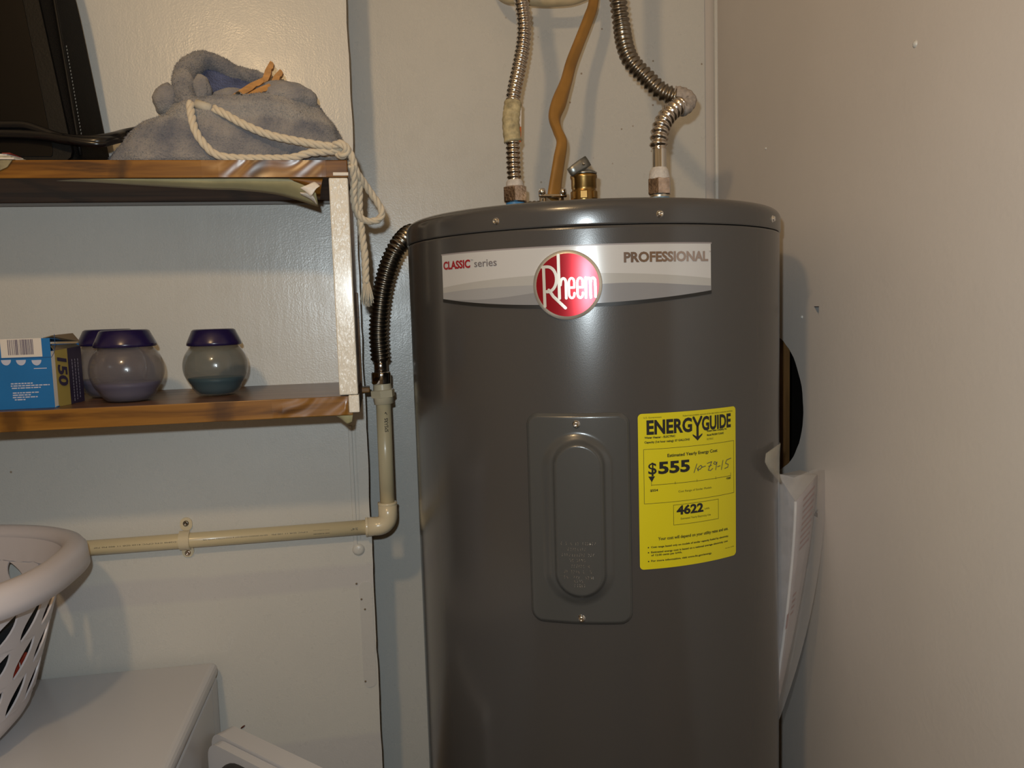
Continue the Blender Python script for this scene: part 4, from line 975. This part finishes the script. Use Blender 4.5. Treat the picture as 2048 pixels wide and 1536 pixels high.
# ------------------------------------------------------------------ blue carton
ZS = 1.2967
bx = thing('blue_carton', (-.5, 1.10, ZS), 'blue card box with barcode and torn-open end on the lower shelf', 'box')
fy, x1 = 1.045, -.3865; Hb = .0835; D = .07
box('front_face', (-.60, fy, ZS), (x1-.006, fy+.0012, ZS+Hb), M_cardb, bx)
box('back_face', (-.60, fy+D, ZS), (x1+.002, fy+D+.0012, ZS+Hb*.9), M_cardb, bx)
box('base_face', (-.60, fy+.0012, ZS), (x1-.004, fy+D, ZS+.0012), M_cardb, bx)
box('left_face', (-.601, fy, ZS), (-.5998, fy+D+.001, ZS+Hb), M_cardb, bx)
quad_thick('top_face', [Vector((-.60, fy, ZS+Hb)), Vector((x1-.006, fy, ZS+Hb)), Vector((x1+.002, fy+D, ZS+Hb*.93)), Vector((-.60, fy+D, ZS+Hb*.95))], M_cardb, bx, Vector((0, 0, .001)))
# end flaps: gold then purple
e_ = [Vector((x1-.006, fy, ZS)), Vector((x1+.001, fy+.032, ZS)), Vector((x1+.004, fy+D, ZS))]
ez = [ZS+Hb*.82, ZS+Hb*.84, ZS+Hb*.86]
g0, g1, g2 = e_
def endface(name, a, b, ha, hb, mat): return quad_thick(name, [a, b, Vector((b.x, b.y, hb)), Vector((a.x, a.y, ha))], mat, bx, Vector((-.001, 0, 0)))
endface('spine_strip', g0, g0.lerp(g1, .22), ez[0], ez[0], M_offw)
gf = endface('gold_end', g0.lerp(g1, .22), g1, ez[0], ez[1], M_gold)
pf = endface('purple_end', g1, g2, ez[1], ez[2], M_purple)
quad_thick('open_flap', [Vector((x1-.014, fy+.002, ZS+Hb+.0005)), Vector((x1-.004, fy+.001, ZS+Hb+.003)), Vector((x1+.008, fy+D*.8, ZS+Hb*.93)), Vector((x1-.004, fy+D, ZS+Hb+.004))], M_cardin, bx, Vector((0, 0, .001)))
quad_thick('inner_flap', [Vector((x1-.005, fy+.010, ez[0])), Vector((x1+.003, fy+D, ez[2])), Vector((x1-.002, fy+D, ZS+Hb*.9)), Vector((x1-.010, fy+.012, ZS+Hb*.9))], M_cardin, bx, Vector((-.001, 0, 0)))
ff = bpy.data.objects['front_face']
def F_(px, py): q = hy(px, py, fy); return q.x, q.z
ink = Ink(); a = F_(3, 716); b = F_(82, 676); ink.rect(a[0], a[1], b[0], b[1])
ink.out('barcode_patch', lambda x, z: Vector((x, fy-.0003, z)), M_offw, ff)
ink = Ink(); xx = a[0]+.008; random.seed(5)
while xx < b[0]-.009: w__ = random.choice((.0004, .0006, .0009, .0012)); ink.rect(xx, a[1]+.003, xx+w__, b[1]-.001); xx += w__+random.choice((.0004, .0007, .001))
ink.out('barcode', lambda x, z: Vector((x, fy-.0006, z)), pm('barcode_ink', (.12, .1, .14), .5), ff)
ink = Ink()
for px in (12, 42, 73):
    cx, cz = F_(px, 720); ink.add([(cx+.0055*math.cos(PI+PI*k/12), cz+.0065*math.sin(PI+PI*k/12)) for k in range(13)], [tuple(range(13))])
for k, (xa, xb) in enumerate(((22, 66), (22, 100), (24, 82), (26, 78), (26, 62), (26, 76), (30, 52))):
    y = 769+k*4.5+(5 if k > 2 else 0); qa, qb = F_(xa, y), F_(xb, y)
    x = qa[0]
    while x < qb[0]: l = random.uniform(.002, .006); ink.rect(x, qa[1], min(x+l, qb[0]), qa[1]+.0014); x += l+.0008
qa, qb = F_(68, 738), F_(94, 738); ink.rect(qa[0], qa[1], qb[0], qa[1]+.001)
ink.out('printing', lambda x, z: Vector((x, fy-.0003, z)), pm('pale_print', (.42, .44, .55), .5), ff)
ink = Ink(); q = F_(0, 719); cut = [(F_(2, 719)), (F_(85, 719))]; 
fx = F_(106, 700)[0]; ink.rect(cut[0][0]-.05, cut[0][1]+.0004, fx-.002, cut[0][1]+.001); ink.stroke([(fx-.002, cut[0][1]+.0007), (fx+.001, cut[0][1]+.006), (fx+.003, cut[0][1]+.016), (fx+.003, cut[0][1]+.028)], .0006)
ink.out('tuck_flap_edge', lambda x, z: Vector((x, fy-.0004, z)), pm('deep_blue_edge', (.004, .05, .16), .5), ff)
# 150 on gold
ink = Ink(); ink.text('150', 0, 0, .017, .036, bold=.0009, shear=.15); ink.text('fresh sheets', .038, .003, .005, .018, bold=.0001) if 0 else None
dv = (g1-g0); 
ink.out('printing', lambda x, y: g0.lerp(g1, .35+.022*0)+dv*(y/dv.length)+Vector((.0008, -.0006, ez[0]-ZS-.008-x)), M_purple, gf)
ink = Ink()
for r_ in range(3):
    x = 0
    while x < .05: l = random.uniform(.002, .004); ink.rect(.008+x, .008+r_*.008, .008+x+l, .010+r_*.008); x += l+.0012
dv2 = g2-g1
ink.out('printing', lambda x, y: g1+dv2*(y/dv2.length)+Vector((.0009, -.0003, ez[1]-ZS-.006-x)), pm('lilac_print', (.35, .33, .42), .5), pf)

# ------------------------------------------------------------------ three jars
def jar(c, r, label, mb, mg, hs=1.0):
    t = thing('gel_jar', c, label, 'jar', 'navy-lidded globe jars on the lower shelf')
    prof = [(0, .001), (r*.55, .001), (r*.62, .003), (r*.75, .010*hs)]
    cz = .040*hs
    for k in range(1, 14):
        a = math.radians(-47+k*7.2); prof.append((r*math.cos(a), cz+r*.92*math.sin(a)))
    prof.append((r*.66, cz+r*.78)); 
    lathe('jar_body', prof, c, mb, t, 64)
    top_ = cz+r*.68
    lathe('lid', [(r*.80, top_-.001), (r*.84, top_), (r*.83, top_+.003), (r*.66, top_+.019), (r*.60, top_+.0205), (0, top_+.0205)], c, M_lid, t, 64)
    gp = [(0, .003), (r*.52, .003), (r*.70, .0095*hs), (r*.85, .019*hs), (r*.90, .024*hs), (r*.5, .0245*hs), (0, .025*hs)]
    lathe('gel', [(a*.96, b) for a, b in gp], c, mg, t, 48)
jb = hz(292, 790, ZS); jar((jb.x, 1.085, ZS), .0445, 'globe jar with navy lid, middle and front of the three, beaded with droplets', M_jar, M_gel)
pA = hy(221, 740, 1.162); jar((pA.x, 1.162, ZS), .0455, 'globe jar with navy lid, partly hidden beside the blue carton', M_jar, M_gel)
pC = hy(432, 740, 1.115); jar((pC.x, 1.115, ZS), .0415, 'globe jar with navy lid and teal tint standing alone nearest the end post', M_jar2, M_gel2, .98)

# ------------------------------------------------------------------ dryer
ZD = .885
dr = thing('dryer', (-.60, .9, 0), 'white clothes dryer with flat top under the laundry basket', 'dryer')
bm = bmesh.new(); bbox(bm, (-.94, .50, .02), (-.2635, 1.18, .8605), .003); bmobj('cabinet', bm, M_dryer, dr)
bm = bmesh.new(); g = bbox(bm, (-.945, .495, .862), (-.2615, 1.222, ZD), .010, 4); bmobj('top_panel', bm, M_dryer, dr)
box('rear_panel', (-.94, 1.1805, .10), (-.2645, 1.222, .8605), M_dryer, dr, .004)
lathe('door', [(0, .03), (.16, .028), (.19, .018), (.2, 0)], (-.6, .50, .42), M_dryer, dr, 48, axis=(0, -1, 0))
for x in (-.9, -.31):
    for y in (.54, 1.13): lathe('foot', [(.02, 0), (.02, .02), (0, .02)], (x, y, 0), M_gasket, dr, 16)
# ------------------------------------------------------------------ laundry basket
bcx, bcy = -.680, 1.025
bk_ = thing('laundry_basket', (bcx, bcy, ZD), 'white plastic laundry basket with leaf-shaped slots on the dryer', 'basket')
ZR = 1.118
def sup(a, rx, ry, n=2.7):
    c, s = math.cos(a), math.sin(a); return math.copysign(abs(c)**(2/n), c)*rx, math.copysign(abs(s)**(2/n), s)*ry
# arc-length table
NT = 720; tab = [0]; prevp = sup(0, .24, .15)
for i in range(1, NT+1):
    p_ = sup(2*PI*i/NT, .24, .15); tab.append(tab[-1]+math.hypot(p_[0]-prevp[0], p_[1]-prevp[1])); prevp = p_
def ang_of(s):
    s = (s % 1)*tab[-1]; lo_, hi_ = 0, NT
    while hi_-lo_ > 1:
        m = (lo_+hi_)//2
        if tab[m] <= s: lo_ = m
        else: hi_ = m
    return 2*PI*(lo_+(s-tab[lo_])/(tab[hi_]-tab[lo_]))/NT
def bwall(u, v):              # u around 0..1, v height 0..1
    z = ZD+.003+v*(ZR-.012-ZD); rx = .213+.062*v; ry = .140+.040*v
    if v < .16: k = 1-(1-v/.16)**2*.13; rx *= k; ry *= k
    x, y = sup(ang_of(u), rx, ry); return Vector((bcx+x, bcy+y, z))
NC, NRW = 28, 3; V = []; Fc = []; hb, ht = .22, .84
def vid(p): V.append(p); return len(V)-1
def lens(t, sgn): return None
for c in range(NC):
    for r_ in range(NRW):
        u0_, u1_ = c/NC, (c+1)/NC; v0_, v1_ = hb+(ht-hb)*r_/NRW, hb+(ht-hb)*(r_+1)/NRW
        inner = []; outer = []; K = 24
        for k in range(K):
            a = 2*PI*k/K+PI/4
            # lens shape, tilted
            ty = math.sin(a); wx = .26*math.cos(a)*(max(0,1-ty*ty))**.5
            lx, ly = wx+.34*ty, ty*.475
            inner.append((u0_+(u1_-u0_)*(.5+lx), v0_+(v1_-v0_)*(.5+ly)))
            ca, sa = math.cos(a), math.sin(a); k2 = .5/max(abs(ca), abs(sa)); outer.append((u0_+(u1_-u0_)*(.5+ca*k2), v0_+(v1_-v0_)*(.5+sa*k2)))
        ii = [vid(bwall(*p)) for p in inner]; oo = [vid(bwall(*p)) for p in outer]
        for k in range(K): l = (k+1) % K; Fc.append((ii[k], ii[l], oo[l], oo[k]))
def bandv(va, vb, nn, n=NC*6):
    for j in range(nn):
        a, b = va+(vb-va)*j/nn, va+(vb-va)*(j+1)/nn
        for i in range(n):
            q = [vid(bwall(i/n, a)), vid(bwall((i+1)/n, a)), vid(bwall((i+1)/n, b)), vid(bwall(i/n, b))]; Fc.append(tuple(q))
bandv(0, hb, 6); bandv(ht, 1, 3)
cen = [vid(bwall(i/72, 0)) for i in range(72)]; Fc.append(tuple(reversed(cen)))
me = bpy.data.meshes.new('basket_wall'); me.from_pydata([tuple(v) for v in V], [], Fc); bm = bmesh.new(); bm.from_mesh(me); bmesh.ops.remove_doubles(bm, verts=bm.verts, dist=.00025); fixn(bm); bm.to_mesh(me); bm.free()
o = link('basket_wall', me, M_lilac, bk_, True); s_ = o.modifiers.new('s', 'SOLIDIFY'); s_.thickness = .0022; s_.offset = -1; es_ = o.modifiers.new('e', 'EDGE_SPLIT'); es_.split_angle = math.radians(40)
# rim: broad rolled lip
prof = [(-.028, -.020), (-.029, -.010), (-.027, -.003), (-.021, .001), (-.014, .001), (-.006, -.003), (-.001, -.010), (.0, -.020), (.001, -.032), (-.002, -.032), (-.004, -.020), (-.007, -.010), (-.014, -.003), (-.020, -.003), (-.024, -.008), (-.025, -.020)]
V = []; Fc = []; n = 160
for i in range(n):
    a = 2*PI*i/n
    for d, h in prof:
        x, y = sup(a, .300+d, .206+d); V.append(Vector((bcx+x, bcy+y, ZR+h)))
m_ = len(prof)
for i in range(n):
    j = (i+1) % n
    for k in range(m_): l = (k+1) % m_; Fc.append((i*m_+k, i*m_+l, j*m_+l, j*m_+k))
o = mk('basket_rim', V, Fc, M_lilac, bk_, True)
bm = bmesh.new(); bm.from_mesh(o.data); fixn(bm); bm.to_mesh(o.data); bm.free()
# clothes in the basket
def lump(name, c, s, mat, label, sd):
    bm = bmesh.new(); bmesh.ops.create_icosphere(bm, subdivisions=4, radius=1)
    for v in bm.verts:
        q = v.co.copy(); k = 1+.22*noise.noise(q*1.7+Vector((sd, 0, 0)))+.10*noise.noise(q*4+Vector((0, sd, 0))); v.co = Vector((q.x*s[0], q.y*s[1], q.z*s[2]))*k+Vector(c)
    return tag(bmobj(name, bm, mat, None, True), label, 'clothing', 'laundry inside the basket')
V = []; Fc = []; n = 120; lv = [.06, .2, .35, .5, .62, .70, .74]
for j, v in enumerate(lv):
    for i in range(n):
        p_ = bwall(i/n, v); c_ = Vector((bcx, bcy, p_.z)); d = (p_-c_).normalized(); p_ = p_-d*(.010+(.02 if v > .72 else 0)+.003*noise.noise(p_*30)); V.append(p_)
for k in (.7, .35):
    for i in range(n):
        p_ = bwall(i/n, .74); c_ = Vector((bcx, bcy, p_.z)); q_ = c_.lerp(p_, k); q_.z += .02+.02*noise.noise(q_*14); V.append(q_)
lr = len(lv)+2
for j in range(lr-1):
    for i in range(n): k = (i+1) % n; Fc.append((j*n+i, j*n+k, (j+1)*n+k, (j+1)*n+i))
Fc.append(tuple(range(n-1, -1, -1))); Fc.append(tuple((lr-1)*n+i for i in range(n)))
tag(mk('dark_garment', V, Fc, pm('navy_cloth', (.006, .009, .013), .9, bump=.6, bscale=60), None, True), 'crumpled dark laundry filling the basket, seen through its slots', 'clothing', 'laundry inside the basket')
def proj(P):
    d = P-CAM; w__ = d.dot(FW); return 1024+FPX*d.dot(RT)/w__, 768-FPX*d.dot(UP)/w__
best = min(((math.hypot(proj(bwall(u/400, v/60))[0]-47, proj(bwall(u/400, v/60))[1]-1336), u/400, v/60) for u in list(range(330, 400)) for v in range(15, 50)))
wp = bwall(best[1], best[2]); dr_ = (wp-Vector((bcx, bcy, wp.z))); tn = (bwall(best[1]+.004, best[2])-wp).normalized(); nm_ = tn.cross(Vector((0, 0, 1))).normalized()
if nm_.dot(dr_) < 0: nm_ = -nm_
bm = bmesh.new(); bmesh.ops.create_icosphere(bm, subdivisions=3, radius=1)
for v in bm.verts: q = v.co.copy(); v.co = wp-nm_*.0085+tn*(q.x*.030)+Vector((0, 0, q.z*.011+q.x*.006))+nm_*(q.y*.004)
rg = tag(bmobj('red_garment', bm, pm('red_cloth', (.5, .05, .02), .8), None, True), 'bright red garment edge with a white stripe behind a middle slot of the basket', 'clothing', 'laundry inside the basket')
bm = bmesh.new(); bmesh.ops.create_icosphere(bm, subdivisions=3, radius=1)
for v in bm.verts: q = v.co.copy(); v.co = wp-nm_*.0082+tn*(q.x*.004+.002)+Vector((0, 0, q.z*.0105))+nm_*(q.y*.0042)
bmobj('stripe', bm, M_offw, rg, True)

# ------------------------------------------------------------------ white door panel between dryer and heater
pd = hz(430, 1466, .835); pe = hz(590, 1545, .835); dd = (pe-pd); dd.z = 0; dd.normalize()
nn = Vector((dd.y, -dd.x, 0));  nn = nn if nn.y < 0 else -nn
PW = .27; PHt = .835
dp = thing('appliance_door', pd+dd*.1-Vector((0, 0, .835)), 'white appliance door with dark grey gasket standing between dryer and heater', 'door panel')
def DP(s, z, d): return pd+dd*s+nn*d+Vector((0, 0, z-.835))
bm = bmesh.new(); prism(bm, rrect(-.010, 0, PW, PHt, .020, 6), lambda s, z: DP(s, z, .0), lambda s, z: DP(s, z, -.026)); bmobj('outer_shell', bm, M_dryer, dp)
bm = bmesh.new(); prism(bm, rrect(.002, .012, PW-.010, PHt-.004, .022, 6), lambda s, z: DP(s, z, .014), lambda s, z: DP(s, z, .0015)); bmobj('inner_panel', bm, M_dryer, dp)
pts = rrect(.028, .05, PW-.04, PHt-.022, .045, 8); V, Fc = tube([DP(s, z, .014) for s, z in pts], .0075, 10, closed=True, up=nn); mk('gasket', V, Fc, M_gasket, dp, True)

# ------------------------------------------------------------------ manual in a plastic bag taped to the heater
mb = hy(1590, 1005, .965)
man = thing('manual_packet', mb, 'folded instruction papers in a clear plastic bag taped to the right side of the heater', 'papers')
def sheet(name, rows, mat, parent, t=.0006, **k):
    m = len(rows[0]); V = [v for r_ in rows for v in r_]; Fc = []
    for i in range(len(rows)-1):
        for j in range(m-1): Fc.append((i*m+j, i*m+j+1, (i+1)*m+j+1, (i+1)*m+j))
    o = mk(name, V, Fc, mat, parent, True, **k); s_ = o.modifiers.new('s', 'SOLIDIFY'); s_.thickness = t; return o
n = 14; rowsR = []; rowsL = []; spine = []
for i in range(n+1):
    f = i/n; py = 1003+(1425-1003)*f
    b_ = hy(1591-46*f**1.5-0*f, py, .965+.02*f); c_ = hy(1634-82*f**1.35, 950+(py-1003)*1.11, 1.035-.03*f); a_ = hy(1556-14*f, 950+(py-1003)*1.11, 1.005)
    rowsR.append([b_, b_.lerp(c_, .33), b_.lerp(c_, .66), c_]); rowsL.append([a_, a_.lerp(b_, .5), b_]); spine.append(b_)
sheet('paper_right_leaf', rowsR, M_paper, man, .0012); sheet('paper_left_leaf', rowsL, pm('greyish_paper', (.22, .22, .25), .5, var=.3, vscale=60), man, .0012)
mktube('paper_fold', spine, .0020, pm('bright_paper', (.8, .8, .82), .4), man, 8)
ca, aa = rowsR[0][3], rowsL[0][0]
quad_thick('packet_top', [aa, rowsR[0][0], ca, hy(1600, 940, 1.05)], pm('grey_white_paper', (.42, .40, .38), .5), man, Vector((0, 0, -.001)))
# red print
ink_pts = []
V = []; Fc = []
def onR(f, t, d=.0035):
    i = min(int(f*n), n-1); g = f*n-i; a = rowsR[i][0].lerp(rowsR[i+1][0], g); b = rowsR[i][3].lerp(rowsR[i+1][3], g); return a.lerp(b, t)+Vector((-.4, -.9, 0))*d
random.seed(11)
M_rp = pm('faded_red_print', (.26, .06, .05), .5)
for k in range(13):
    if k == 9: mk('printing', V, Fc, M_rp, bpy.data.objects['paper_right_leaf']); V = []; Fc = []
    f0 = .03+k*.028+(.18 if k > 8 else 0); t0, t1 = (.35, .9) if k <= 8 else (.3, .55)
    b = len(V); V += [onR(f0, t0), onR(f0, t1), onR(f0+.012, t1), onR(f0+.012, t0)]; Fc.append((b, b+1, b+2, b+3))
mk('printing', V, Fc, M_rp, bpy.data.objects['paper_right_leaf'])
b0_ = onR(.55, .02, .003); V = [onR(.53, .0, .006), onR(.53, .16, .006), onR(.60, .16, .006), onR(.60, .0, .006)]
mk('red_mark', V, [(0, 1, 2, 3)], M_redink, bpy.data.objects['paper_right_leaf'])
# bag film around
rows = []
for i in range(n+1):
    f = i/n; y = 930+(1440-930)*f
    l_ = hy(1537+4*f, y+12, .945+.02*f); m1 = hy(1588-44*f, y+25, .945+.02*f); m2 = hy(1630-80*f**1.5, y+8, .985-.01*f); r_ = hy(1652-98*f**2, y+10, 1.02-.04*f)
    rows.append([l_, l_.lerp(m1, .5), m1, m1.lerp(m2, .5)+Vector((.001*math.sin(i*2), -.002*math.sin(i*1.3), 0)), m2, r_])
sheet('plastic_bag', rows, M_film, man, .0003)
tp_ = [(1516, 905), (1549, 886), (1556, 884)], [(1514, 922), (1540, 915), (1556, 915)], [(1522, 938), (1545, 944), (1557, 946)], [(1540, 960), (1552, 966), (1560, 968)]
rows = []
for r_ in tp_:
    rr_ = []
    for j, (px, py) in enumerate(r_):
        s_q, z_q = ang(min(px, 1552), py); rr_.append(cyl(s_q, z_q, .004+.006*(1-j/2)))
    rows.append(rr_)
sheet('tape', rows, M_tape, man, .0004)
# tiny brown insect on the wall
q = hy(486, 1453, YL); bm = bmesh.new(); bmesh.ops.create_icosphere(bm, subdivisions=2, radius=1)
for v in bm.verts: v.co = Vector((v.co.x*.0042, v.co.y*.0014, v.co.z*.0014))
for v in bm.verts: v.co = Matrix.Rotation(-.6, 3, 'Y') @ v.co + Vector((q.x, YL-.0013, q.z))
tag(bmobj('brown_insect', bm, pm('brown_shell', (.09, .02, .008), .4), None, True), 'tiny dark brown insect on the wall above the white door panel', 'insect')

# pale bumps added to the right wall in place of small bright reflections
for px, py, r in ((1830, 88, .0042), (1532, 297, .0022), (1604, 634, .0025)):
    q = hx(px, py, XR); lathe('glint_bump', [(0, .0022), (r*.5, .0018), (r, .0002), (r, -.0005)], q, M_recess, bpy.data.objects['wall_right'], 16, axis=(-1, 0, 0))
